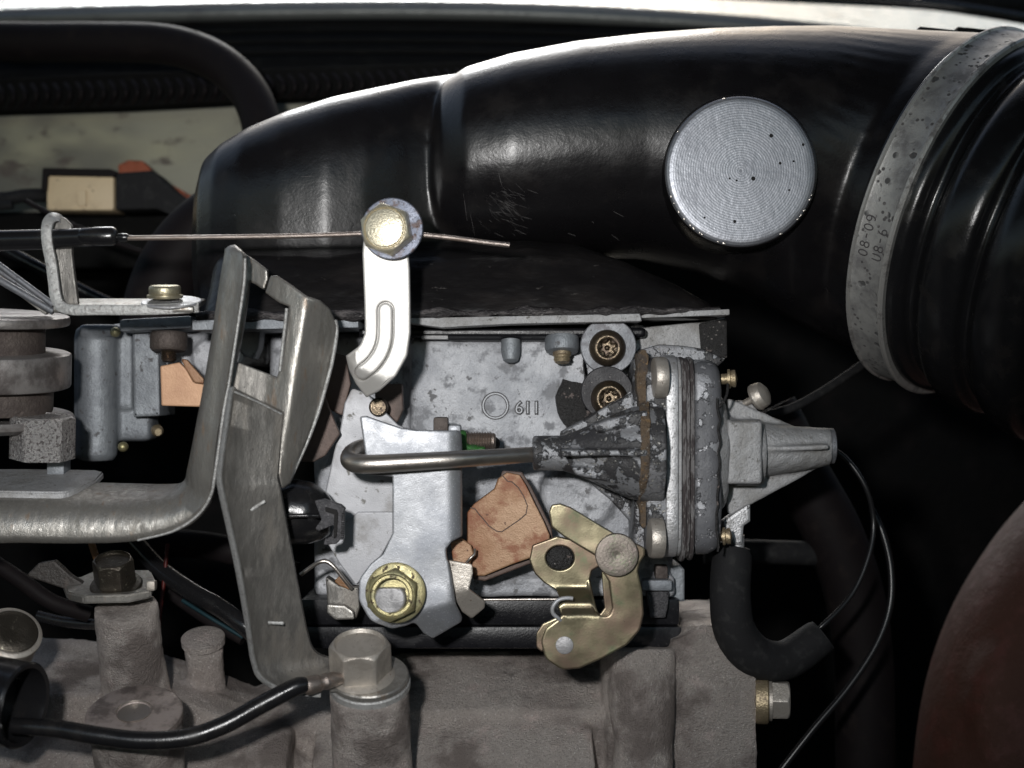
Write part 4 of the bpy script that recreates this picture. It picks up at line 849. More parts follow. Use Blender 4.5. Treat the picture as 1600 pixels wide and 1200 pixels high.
# ================================================================ cam plate behind the main lever
t = thing('cam_plate', W(560, 930, .4), 'pale grease-stained throttle cam plate behind the pivoting lever', 'lever')
plate('cam_face', [(550, 606), (566, 612), (583, 622), (592, 636), (604, 646), (622, 664), (650, 676), (660, 760), (640, 900), (590, 935), (556, 912), (530, 872), (505, 842), (500, 810), (542, 798), (520, 785), (508, 770), (514, 742), (522, 704), (531, 672), (538, 630)], .45, .14, m_plate_white, t, bev=2, r=6)
plate('lower_cam', [(505, 838), (560, 800), (615, 800), (615, 834), (596, 868), (556, 915), (530, 880)], .36, .09, m_plate_white, t, bev=1.5)
lathe('cam_pin', [(.15, 0), (.15, .12), (.12, .16), (.02, .17)], W(592, 636, .5), (0, -1, 0), m_torx, t, 32)
plate('shadowed_lug', [(585, 600), (628, 600), (630, 640), (620, 662), (600, 640), (586, 622)], .85, .3, m_brownplate, label='brownish lug in shadow right behind the foot of the bright arm', cat='lug', bev=2)
plate('brown_lever', [(470, 600), (505, 612), (515, 640), (531, 678), (508, 712), (490, 722), (440, 720), (440, 600)], .15, .14, m_brownplate, label='dull brown six-sided lever behind the fork bracket', cat='lever', bev=2)
plate('brown_lever', [(500, 545), (540, 556), (548, 600), (535, 650), (515, 640), (505, 612), (470, 600), (480, 560)], .62, .14, m_brownplate, label='brown plate edge between the fork bracket and the bright arm', cat='lever', bev=2)
# ================================================================ main lever with the zinc nut
def levf(x, y):
    d = 0
    if x > 698: d += .26-math.sqrt(max(0, .26**2-((min(x, 722.5)-698)/100)**2))
    d += .0065*max(0, (y-948)+(x-690)*.25)
    return d
t = thing('throttle_lever', W(640, 990, -.9), 'grey zinc-plated pivoting lever held by a yellow hex nut', 'lever')
lev = [(562, 651, 3), (572, 650, 4), (600, 660), (628, 669, 12), (650, 672), (700, 673), (720, 672, 8), (722, 700), (722, 838, 4), (706, 846, 8), (697, 858, 6), (698, 872, 3), (701, 880, 2), (705, 900), (712, 945), (724, 970, 8), (700, 984), (676, 998, 6), (662, 990, 6), (648, 972, 10), (634, 978, 6), (612, 983, 20), (578, 970, 28), (560, 938, 28), (561, 905, 22), (578, 882, 14), (598, 866, 6), (613, 834, 3), (613, 745, 2), (575, 742, 3), (569, 700, 6)]
plate('lever_plate', lev, -.85, .13, m_lever, t, bev=2.4, f=levf, grid=6, r=4)
obj('fold_wall', box_bm(W(716, 757, -.10)+Vector((-.03, 0, 0)), (.12, 1.0, 1.60), .05), m_lever, t)
plate('bent_tab', [(699, 875, 2), (738, 882, 5), (739, 896), (733, 921), (758, 940, 5), (757, 950, 5), (737, 967, 5), (722, 956), (712, 938), (704, 905)], -.62, .11, m_bolt_g, t, bev=2, f=lambda x, y: max(0, (y-921)+(x-735)*.3)*.006, grid=8, r=3)
plate('inner_tab', [(560, 700), (575, 690), (578, 736), (566, 742), (556, 722)], -.35, .3, m_drum, t, bev=3)
# zinc nut on the throttle shaft
t = thing('pivot_nut', W(614, 928, -.98), 'yellow zinc flange nut on the flatted throttle shaft end', 'nut')
AN = Vector((-.04, -1, .03)).normalized(); pc = W(615, 928, -.98)
obj('nut_flange', lathe_bm([(.20, 0), (.445, 0), (.455, .02), (.45, .04), (.41, .06), (.2, .07)], pc+Vector((.03, .01, .02)), AN, 72, cap=False), m_zinc_nut, t)
obj('hex_nut', hex_bm(pc+Vector((0, 0, 0)), AN, .405, .26, .62, .03, 72, .10, .245), m_zinc_nut, t, smooth=35)
b = lathe_bm([(.235, 0), (.235, .30), (.215, .325), (.20, .33)], pc-AN*.1, AN, 48)
for v in b.verts:
    dz = v.co.z-pc.z
    if dz > .155: v.co.z = pc.z+.155+(dz-.155)*.1
    if dz < -.19: v.co.z = pc.z-.19+(dz+.19)*.1
bmesh.ops.translate(b, vec=(-.03, 0, -.05), verts=b.verts)
obj('shaft_end', b, m_rivet, t)
# ================================================================ link rod
t = thing('link_rod', W(690, 717, -1.15), 'polished steel link rod running from the lever hook into the diaphragm unit', 'rod')
tube('rod_shaft', [(850, 709, -.24, 12), (832, 710, -.34, 12.2), (780, 713.5, -.72, 12.6), (715, 717.5, -1.10, 13.4), (630, 722.5, -1.2, 14.3), (580, 725, -1.2, 14.8), (556, 724, -1.12, 15), (546, 718, -.95, 14.5), (550, 708, -.7, 14), (562, 700, -.45, 13), (575, 696, -.2, 12)], 13, m_steel, t, seg=40)
# adjusting screw with green paint
t = thing('adjusting_screw', W(740, 690, .1), 'small threaded adjusting screw daubed with green paint above the rod', 'screw')
prof = [(.12, -.3)]
for i in range(14): prof += [(.150, -.1+i*.042), (.122, -.079+i*.042)]
prof += [(.13, .50), (.10, .53), (.01, .53)]
lathe('thread', prof, W(722, 689, .15), (1, 0, 0), m_wire, t, 32)
me = cast_mesh(join(box_bm(W(721, 692, .06), (.16, .3, .36), .05), box_bm(W(738, 701, .05), (.42, .28, .10), .04)), .03, 2, .05, 7); link('paint_daub', me, m_paintgreen, t, smooth=180)
boxpx('square_head', 677, 652, 700, 678, .0, .35, m_drum_rough, t, bev=.04)
boxpx('lock_plate', 700, 664, 720, 680, -.1, .5, m_lever, t, bev=.05)
lathe('dark_nub', [(.11, 0), (.12, .04), (.08, .1)], W(770, 693, 1.2), (0, -1, 0), m_hole, t, 24)
# ================================================================ copper coloured cam
cam_pts = [(792, 738, 3), (812, 742, 3), (822, 758), (835, 785), (850, 815), (859, 836, 4), (858, 854, 8), (846, 866, 8), (800, 882), (757, 900, 4), (742, 900, 3), (735, 882, 3), (729, 850), (729, 802, 2), (740, 788), (772, 764, 2), (778, 748, 5)]
t = thing('fast_idle_cam', W(795, 900, .1), 'orange-brown copper-coloured cam plate with fine cracks right of the lever', 'cam')
plate('cam_plate_face', cam_pts, -.05, .16, m_copper, t, bev=2.2, r=3, f=lambda x, y: (x-790)*-.0012)
plate('rear_layer', [(785, 735), (816, 738), (830, 760), (862, 825), (866, 855), (852, 872), (758, 908), (740, 906), (735, 885)], .12, .1, m_brownplate, t, bev=2)
def crack(pts): tube('crack_line', [(x, y, -.052+(x-790)*-.0012) for x, y in pts], .9, m_brownplate, t, seg=6, n=2, smooth=False)
crack([(735, 793), (742, 795), (748, 803), (756, 812), (764, 822), (776, 830), (784, 831)]); crack([(784, 831), (800, 820), (812, 812), (822, 803)])
crack([(785, 743), (793, 752), (800, 753), (810, 762), (818, 775), (824, 790), (822, 803)])
plate('lower_cam', [(704, 848), (722, 842), (736, 852), (740, 866), (734, 882), (708, 880)], -.25, .12, m_copper, label='small brown cam corner showing in the notch of the throttle lever', cat='cam', bev=2)
tube('spring_end', [(742, 858, -.25), (741, 866, -.3), (735, 872, -.32), (728, 880, -.3)], 2.2, m_steel, label='short bright spring end hooked at the brown cam', cat='spring', seg=10)
# ================================================================ yellow zinc choke linkage
t = thing('choke_linkage', W(920, 1046, -.6), 'yellow zinc-plated linkage of levers joined by a big round pivot', 'linkage')
plate('upper_link', [(858, 800, 8), (862, 789, 6), (876, 787, 10), (892, 793), (940, 822), (985, 848), (975, 882), (950, 884), (930, 868), (880, 838), (862, 824, 10)], -.52, .12, m_zinc_y, t, bev=2.2, r=6)
def zf(x, y):
    return .30*max(0, min(1, (948-y)/26.0)) if y < 948 else 0
plate('rear_lever', [(832, 852), (870, 838), (925, 850), (945, 880), (925, 892), (922, 905), (926, 925), (932, 950), (940, 968), (880, 968), (872, 950), (874, 934), (869, 921), (850, 911, 20), (835, 896, 20), (827, 875)], -.62, .11, m_zinc_y, t, bev=2, f=lambda x, y: .34*(lambda u: u*u*(3-2*u))(max(0, min(1, (944-y)/28.0))), grid=4.5, smooth=80, holes=[circ(875, 872, 22, 28, 19)], r=4)
lathe('hole_plug', [(.21, 0), (.20, .05), (.17, .07)], W(874, 873, -.14), (0, -1, 0), m_vac_tar, t, 32)
plate('front_lever', [(940, 850), (985, 846), (1008, 856, 8), (1008, 868, 6), (1000, 880, 8), (997, 893, 12), (1004, 925, 20), (1006, 960, 20), (1000, 985, 20), (980, 1008, 16), (940, 1030), (905, 1045, 12), (878, 1047, 22), (852, 1030, 22), (845, 1003, 22), (853, 982, 16), (872, 968, 6), (878, 962, 3), (877, 950, 3), (900, 944), (925, 940, 3), (930, 955, 8), (940, 963, 8), (952, 963, 9), (957, 950, 9), (952, 910, 6), (938, 888, 8)], -.72, .12, m_zinc_y, t, bev=2.4, r=6, grid=5, f=lambda x, y: .12*max(0, min(1, (962-y)/14.0)) if x < 931 else 0)
plate('slot_liner', [(940, 890), (952, 905), (958, 950), (950, 968), (932, 966), (928, 955), (938, 960), (945, 950), (942, 920)], -.55, .1, m_zinc_y, t, bev=1.5)
plate('back_lobe', [(838, 990, 8), (848, 975, 8), (873, 964, 3), (878, 970), (855, 990), (848, 1020), (838, 1012, 10)], -.58, .08, m_zinc_y, t, bev=1.5)
pv = lathe_bm([(.20, -.3), (.318, 0), (.325, .02), (.325, .10), (.315, .125), (.30, .13), (.03, .135), (.012, .125), (.001, .125)], W(963, 866, -.74), (0, -1, 0), 72)
obj('pivot_button', pv, mat('pivot_face', (0.25, 0.215, 0.185), .5, .6, layers=[(4, .45, .66, (.19, .2, .14), .5, .6, 5), (14, .6, .68, (.33, .26, .24), .5, .5, 4)], bumps=[(30, .004, 4)], rings=(110, .0003), ringmix=.12), t, origin=W(963, 866, -.86))
obj('link_rivet', cyl_bm(W(882, 1008, -.72), (0, -1, 0), .135, .022, .008, 40), m_rivet, t)
tube('spring_clip', [(895, 935, -.78), (884, 934.5, -.79), (872, 938, -.8), (864, 948, -.8), (864, 958, -.78), (872, 966, -.74), (877, 970, -.68)], 3.2, m_plate_white, t, seg=12)
# ================================================================ big sweeping bracket and fork bracket
def subsurf(me, lv=2):
    o = bpy.data.objects.new('c', me); scene.collection.objects.link(o)
    m = o.modifiers.new('s', 'SUBSURF'); m.levels = lv; m.render_levels = lv
    C.view_layer.update(); out = bpy.data.meshes.new_from_object(o.evaluated_get(C.evaluated_depsgraph_get()))
    bpy.data.objects.remove(o); return out
def ribbon(rows, Th=(0, .14, 0), n=10):
    """rows of points across a pressed strip (px, py, Y), smoothed along; thickness Th backward"""
    cols = list(zip(*rows)); sm = [catmull([W(*p) for p in c], n) for c in cols]
    bm = bmesh.new(); T = Vector(Th)
    F = [[bm.verts.new(p) for p in c] for c in sm]; B = [[bm.verts.new(p+T) for p in c] for c in sm]
    m = len(F); L = len(F[0])
    for i in range(m-1):
        for k in range(L-1):
            bm.faces.new((F[i][k], F[i+1][k], F[i+1][k+1], F[i][k+1])); bm.faces.new((B[i][k+1], B[i+1][k+1], B[i+1][k], B[i][k]))
    for c in (0, m-1):
        for k in range(L-1): bm.faces.new((F[c][k], F[c][k+1], B[c][k+1], B[c][k]))
    for k in (0, L-1):
        for i in range(m-1): bm.faces.new((F[i][k], F[i+1][k], B[i+1][k], B[i][k]))
    return bm
t = thing('sweeping_bracket', W(150, 850, -1.4), 'large grey pressed bracket sweeping from lower left up to the forked top', 'bracket')
# rows: inner edge, bead, face, outer highlight, outer edge — from far left to the top
rows = [
 [(-60, 752, -.3), (-60, 782, -1.15), (-60, 800, -1.30), (-60, 840, -1.42), (-60, 852, -1.36)],
 [(20, 752, -.3), (20, 782, -1.15), (20, 800, -1.30), (20, 836, -1.42), (20, 848, -1.36)],
 [(120, 754, -.3), (120, 783, -1.15), (120, 802, -1.30), (120, 838, -1.42), (120, 849, -1.36)],
 [(200, 756, -.35), (200, 784, -1.18), (202, 802, -1.32), (207, 834, -1.45), (212, 845, -1.38)],
 [(262, 757, -.6), (264, 779, -1.25), (268, 795, -1.38), (280, 816, -1.52), (286, 826, -1.44)],
 [(286, 752, -1.0), (294, 764, -1.36), (304, 776, -1.48), (318, 786, -1.60), (324, 792, -1.50)],
 [(293, 730, -1.3), (303, 738, -1.50), (314, 745, -1.58), (330, 750, -1.68), (336, 753, -1.56)],
 [(303, 680, -1.45), (314, 682, -1.58), (326, 684, -1.62), (338, 686, -1.72), (343, 687, -1.60)],
 [(318, 600, -1.5), (329, 602, -1.62), (340, 603, -1.64), (352, 605, -1.75), (357, 606, -1.62)],
 [(332, 515, -1.55), (343, 516, -1.66), (354, 518, -1.68), (366, 520, -1.78), (370, 521, -1.66)],
 [(343, 440, -1.55), (353, 440, -1.66), (364, 442, -1.68), (377, 444, -1.80), (381, 445, -1.68)],
 [(350, 400, -1.5), (357, 396, -1.62), (366, 396, -1.66), (379, 402, -1.78), (383, 404, -1.66)],
 [(351, 389, -1.45), (358, 384, -1.52), (366, 382, -1.56), (376, 390, -1.66), (381, 396, -1.58)]]
obj('pressed_strip', ribbon(rows), m_brk, t, smooth=75)
# ragged bright sheared lip along the outer edge
tube('sheared_lip', [(357, 604, -1.7, 2.2), (350, 640, -1.7, 2.8), (343, 690, -1.69, 2.6), (336, 740, -1.66, 2.8), (329, 775, -1.60, 2.6), (308, 806, -1.52, 2.4), (270, 830, -1.46, 2.2), (215, 844, -1.42, 1.8)], 3, m_brk_edge, t, seg=8)
tube('sheared_lip', [(383, 404, -1.73, 2.0), (381, 445, -1.75, 2.4), (370, 520, -1.73, 2.4), (357, 604, -1.7, 2.2)], 3, m_brk_edge, t, seg=8)
# forked head
fk = [(379, 394, 2), (398, 406), (417, 421, 4), (418, 436, 4), (412, 453, 3), (399, 444), (389, 440, 2), (386, 470), (378, 520), (368, 566, 2), (395, 578), (432, 590, 2), (438, 570), (446, 520), (451, 479, 2), (436, 473), (421, 462, 3), (414, 457, 3), (422, 431, 4), (432, 430, 4), (452, 443), (478, 462), (500, 469, 10), (516, 484, 10), (526, 510, 12), (524, 540), (512, 590), (497, 640), (478, 690), (462, 725), (452, 755), (440, 765, 3), (434, 740), (436, 700), (441, 645), (400, 624), (366, 612), (350, 640), (344, 640), (356, 600), (368, 520), (380, 440)]
def forkf(x, y):
    c = 478-(y-470)*.16
    return -.10+.007*(math.sqrt((x-c)**2+30)-5.5)*(1.6 if x > c else .6)+(.03 if x < 420 and y < 460 else 0)
plate('fork_plate', fk, -1.35, .17, m_brk, t, bev=3, f=forkf, grid=6, r=5, smooth=60)
tube('fork_edge', [(524, 500, -.9), (526, 520, -.86), (520, 560, -.92), (510, 600, -.95), (497, 645, -.98), (480, 690, -1.0), (464, 725, -1.05), (450, 756, -1.1)], 3.2, m_brk_edge, t, seg=8)
tube('window_edge', [(448, 482, -1.44), (444, 520, -1.44), (437, 580, -1.44)], 2.6, m_brk_edge, t, seg=8)
plate('lower_flap', [(372, 566), (440, 592), (452, 560), (470, 600), (460, 660), (443, 700), (441, 650), (402, 628), (362, 612)], -1.30, .12, m_brk_dark, t, bev=2)
# tall plate running down to the bolt
t = thing('tall_bracket', W(420, 1060, -1.4), 'tall dark steel bracket plate running down to the big flange bolt', 'bracket')
pr = [
 [(357, 606, -1.95), (364, 604, -2.02), (368, 608, -1.92), (405, 626, -1.75), (441, 646, -1.55)],
 [(351, 650, -1.97), (358, 650, -2.04), (362, 652, -1.94), (400, 660, -1.77), (439, 670, -1.57)],
 [(343, 705, -2.00), (350, 706, -2.07), (355, 708, -1.97), (394, 710, -1.80), (436, 708, -1.60)],
 [(338, 742, -2.02), (346, 744, -2.09), (352, 745, -1.99), (391, 746, -1.80), (433, 745, -1.62)],
 [(340, 765, -2.0), (349, 766, -2.07), (355, 767, -1.97), (394, 766, -1.80), (437, 765, -1.60)],
 [(352, 820, -1.86), (361, 820, -1.93), (367, 820, -1.83), (404, 816, -1.68), (446, 812, -1.50)],
 [(366, 885, -1.70), (375, 885, -1.77), (380, 885, -1.67), (417, 880, -1.52), (457, 874, -1.35)],
 [(378, 950, -1.52), (386, 950, -1.60), (391, 950, -1.50), (430, 944, -1.34), (469, 938, -1.2)],
 [(386, 1000, -1.40), (393, 1000, -1.48), (398, 1000, -1.38), (438, 994, -1.20), (480, 990, -1.05)],
 [(392, 1035, -1.34), (399, 1034, -1.42), (405, 1032, -1.32), (446, 1024, -1.10), (489, 1015, -.92)],
 [(404, 1062, -1.34), (411, 1058, -1.40), (418, 1052, -1.30), (462, 1040, -1.02), (505, 1026, -.76)],
 [(440, 1082, -1.30), (444, 1075, -1.34), (450, 1068, -1.24), (490, 1050, -.92), (530, 1030, -.62)],
 [(500, 1090, -1.22), (502, 1083, -1.26), (506, 1076, -1.16), (535, 1056, -.80), (560, 1036, -.50)]]
obj('plate_web', ribbon(pr, (0, .13, 0)), m_brk_dark, t, smooth=50)
b = [[r[0], (r[0][0]+1, r[0][1], r[0][2]-.05), (r[1][0]-1, r[1][1], r[1][2]-.03), (r[1][0]+1, r[1][1], r[1][2])] for r in pr]
obj('sheared_edge', ribbon(b, (0, .08, 0)), m_brk_edge, t, smooth=50)
for (x0, y0, x1, y1, Yq) in ((392, 797, 414, 783, -1.76), (419, 973, 443, 974, -1.42)):
    tube('pressed_slot', [(x0, y0, Yq), (x1, y1, Yq)], 2.4, m_brk_edge, t, seg=8, smooth=False, flat=(1, .35))
tube('fold_crease', [(366, 612, -1.97), (402, 628, -1.79), (440, 647, -1.59)], 1.6, m_brk_edge, t, seg=6)
# foot washer-like end around the bolt
BA = Vector((0, -.40, .917)).normalized()      # upright axis of the bosses, leaning toward the camera
foot = W(577, 1056, -.75)
obj('foot_ring', washer_bm(foot-BA*.07, BA, .60, .2, .10, .02, 64), m_brk, t)
obj('foot_ring', washer_bm(foot-BA*.20, BA, .62, .2, .13, .02, 64), m_brk_edge, t)
t = thing('flange_bolt', foot, 'large dull grey hex flange bolt fixing the tall bracket to the front boss', 'bolt')
obj('bolt_flange', lathe_bm([(.3, 0), (.50, 0), (.51, .03), (.50, .07), (.42, .12), (.3, .14)], W(566, 1060, -.75), BA, 64), m_bolt_g, t)
obj('hex_head', hex_bm(W(564, 1050, -.75), BA, .475, .52, .46, .05, 72, .08), m_bolt_g, t, smooth=35)
# earth lead with ring terminal and black canister
t = thing('earth_lead', W(300, 1150, -1.6), 'glossy black lead with a crimped terminal under the big flange bolt', 'cable')
tube('lead_wire', [(20, 1134, -1.9, 13), (90, 1139, -1.95, 14), (150, 1149, -2.0, 14.5), (220, 1157, -2.0, 14.5), (290, 1153, -1.95, 14.5), (350, 1133, -1.85, 14.5), (405, 1103, -1.7, 14.5), (445, 1082, -1.6, 14.5), (466, 1072, -1.55, 14), (478, 1070, -1.5, 12)], 14, m_rubber, t, seg=32)
tube('crimp', [(474, 1074, -1.48, 11), (480, 1072, -1.46, 14.5), (496, 1068, -1.36, 14), (503, 1066, -1.33, 11.5), (508, 1065, -1.30, 13), (520, 1062, -1.22, 12), (535, 1060, -1.12, 8)], 12, m_wire, t, seg=24)
obj('ring_terminal', box_bm(W(532, 1070, -.98), (.3, .34, .05), .02, (23, 0, 0)), m_brk, t)
t = thing('rubber_boot', W(30, 1160, -2.0), 'black cylindrical rubber boot entering at the lower left edge', 'boot')
lathe('boot_wall', [(.62, -1.6), (.62, -.12), (.63, -.04), (.60, .0), (.54, -.02), (.52, -.1), (.5, -.5), (.1, -.55)], W(40, 1103, -1.9), Vector((1, -.30, -.12)), m_rubber, t, 64)
# ================================================================ upright cable bracket
t = thing('cable_bracket', W(200, 480, -.9), 'pale steel L-shaped bracket holding the cable sheath in its rounded loop', 'bracket')
edge = [(98, 352, -.55), (94, 342, -.72), (84, 339, -.86), (75, 346, -.95), (72, 362, -1.0), (74, 385, -1.0), (79, 410, -1.0), (83, 440, -1.02), (86, 462, -1.03), (94, 478, -1.05), (112, 484, -1.08), (150, 484, -1.1), (220, 484, -1.08), (280, 482, -1.0), (310, 480, -.9)]
obj('bracket_edge', ribbon([[(x-0, y-0, Y)]*1+[(x, y, Y)] for x, y, Y in edge][:0] or [[(x+8*nx, y+8*ny, Y), (x, y, Y-.03), (x-8*nx, y-8*ny, Y)] for (x, y, Y), (nx, ny) in zip(edge, [(-.3, 1), (.2, 1), (.8, .8), (1, .3), (1, 0), (1, -.1), (1, -.1), (1, -.1), (1, -.3), (.7, -.8), (.2, -1), (0, -1), (0, -1), (0, -1), (0, -1)])], (0, .07, 0)), m_brk_edge, t, smooth=60)
plate('upright_web', [(80, 345, 10), (98, 337, 10), (112, 352, 8), (112, 395), (116, 430), (122, 476), (98, 476), (90, 440), (84, 400), (80, 370)], -.72, .12, m_brk_dark, t, bev=2)
obj('flat_foot', box_bm(W(205, 477, -.55), (2.1, 1.0, .08), .03, (11, 0, 0)), m_brk, t)
t = thing('foot_bolt', W(268, 470, -.75), 'small brassy pan-head bolt with washer on the cable bracket foot', 'bolt')
obj('washer', washer_bm(W(268, 474, -.75), (0, -.25, 1), .45, .1, .04, .012), m_vac_ring, t)
lathe('bolt_head', [(.26, .04), (.27, .06), (.27, .09), (.235, .10), (.24, .12), (.24, .20), (.225, .225), (.2, .235), (.01, .23)], W(258, 470, -.75), (0, -.12, 1), m_boltgold, t, 48)
# diagonal channel brace
t = thing('channel_brace', W(30, 440, 0), 'pale channel-section brace slanting down at the left edge', 'brace')
for nm, dy, Yq, wd in (('channel_lip', 0, -.2, 5), ('channel_lip', 9, .0, 4), ('channel_lip', 22, -.15, 6)):
    tube(nm, [(-80, 354+dy+(-6 if dy else 0), Yq), (0, 415+dy*1.05, Yq), (84, 477+dy*.45, Yq)], wd, m_washer_g, t, seg=10, smooth=False)
plate('channel_web', [(-80, 356), (0, 418), (84, 478), (70, 492), (0, 440), (-80, 384)], .15, .12, m_brk_dark, t, bev=1)
# ================================================================ throttle drum stack at far left
t = thing('throttle_spindle', W(40, 745, .0), 'stack of worn grey discs on a spindle at the left edge', 'spindle')
SA = Vector((0.05, -.10, 1)).normalized()
def sp(px, py, r, h, m, name, prof=None, Y=.2):
    pr_ = prof or [(r-.05, 0), (r-.015, .015), (r, .05), (r, h-.05), (r-.015, h-.015), (r-.05, h), (.1, h)]
    lathe(name, pr_, W(px, py, Y), SA, m, t, 72)
sp(-30, 505, 1.36, .16, m_drum, 'top_disc'); sp(-20, 552, .88, .5, m_drum_rough, 'neck'); sp(-35, 602, 1.42, .55, m_drum, 'drum_disc'); sp(-20, 642, 1.0, .40, m_drum_rough, 'neck')
sp(-30, 662, 1.42, .17, m_drum, 'lower_disc', [(1.0, -.05), (1.25, -.02), (1.41, .06), (1.43, .12), (1.40, .17), (1.2, .13), (.1, .1)])
obj('hex_nut', hex_bm(W(66, 716, -.3), SA, .50, .66, .22, .02, 72, .05), m_sparkle, t, smooth=35)
obj('nut_core', box_bm(W(92, 730, .2), (.28, .4, .3), .05), m_carb_blue, t)
t = thing('flat_plate', W(60, 780, -.4), 'flat grey steel plate lying on the sweeping bracket below the nut', 'plate')
b = plate_bm([(-60, 733), (60, 733), (162, 735, 4), (162, 748, 6), (120, 764), (105, 777, 8), (-60, 779)], -.9, .1, 3)
b.free()
pl = bmesh.new(); ring_t = [(-80, 733, .35), (60, 733, .35), (150, 734, .30), (162, 737, .2), (150, 750, -.3), (118, 763, -.85), (104, 768, -1.0), (90, 769, -1.05), (-80, 766, -1.05)]
ft = [pl.verts.new(W(*p)) for p in ring_t]; fb = [pl.verts.new(W(*p)+Vector((0, 0, -.12))) for p in ring_t]
pl.faces.new(ft); pl.faces.new(fb[::-1])
for i in range(len(ft)): j = (i+1) % len(ft); pl.faces.new((ft[i], ft[j], fb[j], fb[i]))
bmesh.ops.bevel(pl, geom=pl.edges[:], offset=.025, segments=2, affect='EDGES')
obj('plate_body', pl, m_vac_light, t)
# ================================================================ black boot with clip
t = thing('hose_plug', W(480, 850, .0), 'glossy black rubber plug with a ribbed clip behind the tall bracket', 'plug')
b = loft_bm([sring(W(x, y, -.35), (1, 0, -.1), r/100, r/100*.9, 1, 40) for x, y, r in ((400, 800, 30), (425, 802, 46), (455, 800, 52), (485, 802, 48), (505, 806, 38), (518, 810, 26))])
link('plug_body', cast_mesh(join(b, tube_bm([(420, 808, -.9), (470, 806, -.92), (505, 806, -.85)], 5, 10, 4)), .035, 4), m_rubber, t, smooth=180)
plate('clip_face', [(491, 782, 3), (505, 780), (532, 789, 3), (539, 795, 3), (534, 806), (533, 840, 4), (526, 850, 4), (505, 852, 3), (508, 842), (518, 838), (522, 820), (498, 830), (492, 826), (502, 812)], -.98, .2, m_blackclip, t, bev=1.6, r=2)
plate('clip_rim', [(508, 792, 2), (526, 797, 3), (528, 803), (526, 838, 3), (522, 842, 2), (521, 838), (522, 804), (508, 799, 1)], -1.03, .12, m_hole, t, bev=1, r=1)
for i in range(13):
    if i == 0: r0_ = obj('grip_tooth', boxpx_bm(533, 800, 538, 802.4, -1.0, .16, .008), m_blackclip, t); p0_ = W(533, 800, -1.0)
    else:
        c = r0_.copy(); scene.collection.objects.link(c); c.parent = t; c.location = r0_.location+(W(533-i*.12, 800+i*3.4, -1.0)-p0_)
# ================================================================ small things lower centre
t = thing('wire_loop', W(520, 890, .2), 'bent bright-edged spring loop with an orange wedge left of the yellow nut', 'spring')
tube('loop_wire', [(470, 898, .1), (486, 886, .05), (500, 878, .0), (512, 878, .0), (524, 888, .0), (540, 908, .05), (550, 920, .1)], 3.4, m_steel, t, seg=12)
plate('orange_wedge', [(522, 908), (532, 898), (549, 918), (546, 922), (528, 914)], .12, .1, m_ochre, t, bev=1.5)
plate('grey_lug', [(508, 900), (530, 915), (560, 918), (562, 950), (556, 968), (530, 966), (512, 950)], .2, .3, m_brk_dark, t, bev=3)
plate('lug_face', [(510, 944, 4), (538, 946, 8), (552, 956, 6), (554, 968, 3), (524, 969, 8), (511, 958, 5)], .0, .2, m_brk, t, bev=2.5)
# ================================================================ inlet manifold casting
t_m = thing('inlet_manifold', W(700, 1190, .5), 'rough brown-grey cast inlet manifold along the bottom of the picture', 'manifold')
def boss_bm(px, py, Y, r0_, r1_, L): return lathe_bm([(r0_-.03, .02), (r0_, 0), (r0_, -.05), (r0_*.5+r1_*.5, -L*.5), (r1_, -L*.85), (r1_*1.15, -L)], W(px, py, Y), BA, 48)
parts = []
def slab(pts, Y0, Y1, zb=-9.5):
    """sloping top: list of (px, py at the front Y0, py at the back Y1)"""
    bm = bmesh.new(); top = []; 
    fr = [W(x, yf, Y0) for x, yf, yb in pts]; bk = [W(x, yb, Y1) for x, yf, yb in pts]
    A_ = [bm.verts.new(p) for p in fr]; B_ = [bm.verts.new(Vector((a.x, p.y, p.z))) for a, p in zip(fr, bk)]
    A2 = [bm.verts.new(Vector((p.x, p.y, zb))) for p in fr]; B2 = [bm.verts.new(Vector((a.x, p.y, zb))) for a, p in zip(fr, bk)]
    n = len(pts)
    for i in range(n-1):
        bm.faces.new((A_[i], A_[i+1], B_[i+1], B_[i])); bm.faces.new((A2[i], B2[i], B2[i+1], A2[i+1]))
        bm.faces.new((A_[i], A2[i], A2[i+1], A_[i+1])); bm.faces.new((B_[i], B_[i+1], B2[i+1], B2[i]))
    bm.faces.new((A_[0], B_[0], B2[0], A2[0])); bm.faces.new((A_[-1], A2[-1], B2[-1], B_[-1]))
    return bm
parts.append(slab([(-80, 1090, 990), (60, 1085, 995), (160, 1085, 1005), (300, 1100, 1045), (400, 1140, 1085), (480, 1190, 1120)], .75, 2.6))
parts.append(slab([(300, 1160, 1100), (470, 1120, 1035), (640, 1110, 1018), (800, 1105, 1013), (935, 1110, 1015), (945, 1120, 1018)], 1.0, 2.7))
parts.append(lathe_bm([(1.0, 0), (1.05, .05), (1.05, 4.4), (.95, 4.5)], W(500, 1215, 1.4), (1, 0, .03), 40))
parts.append(lathe_bm([(.7, 0), (.75, .05), (.75, 5.0), (.7, 5.1)], W(-40, 1220, .6), (1, 0, .02), 40))
parts.append(boss_bm(577, 1076, -.75, .60, .63, 3.4))
parts.append(boss_bm(196, 948, .35, .50, .56, 2.2))
parts.append(boss_bm(210, 1120, -.9, .70, .58, 2.6))
parts.append(boss_bm(318, 1010, 1.6, .32, .30, 2.2))
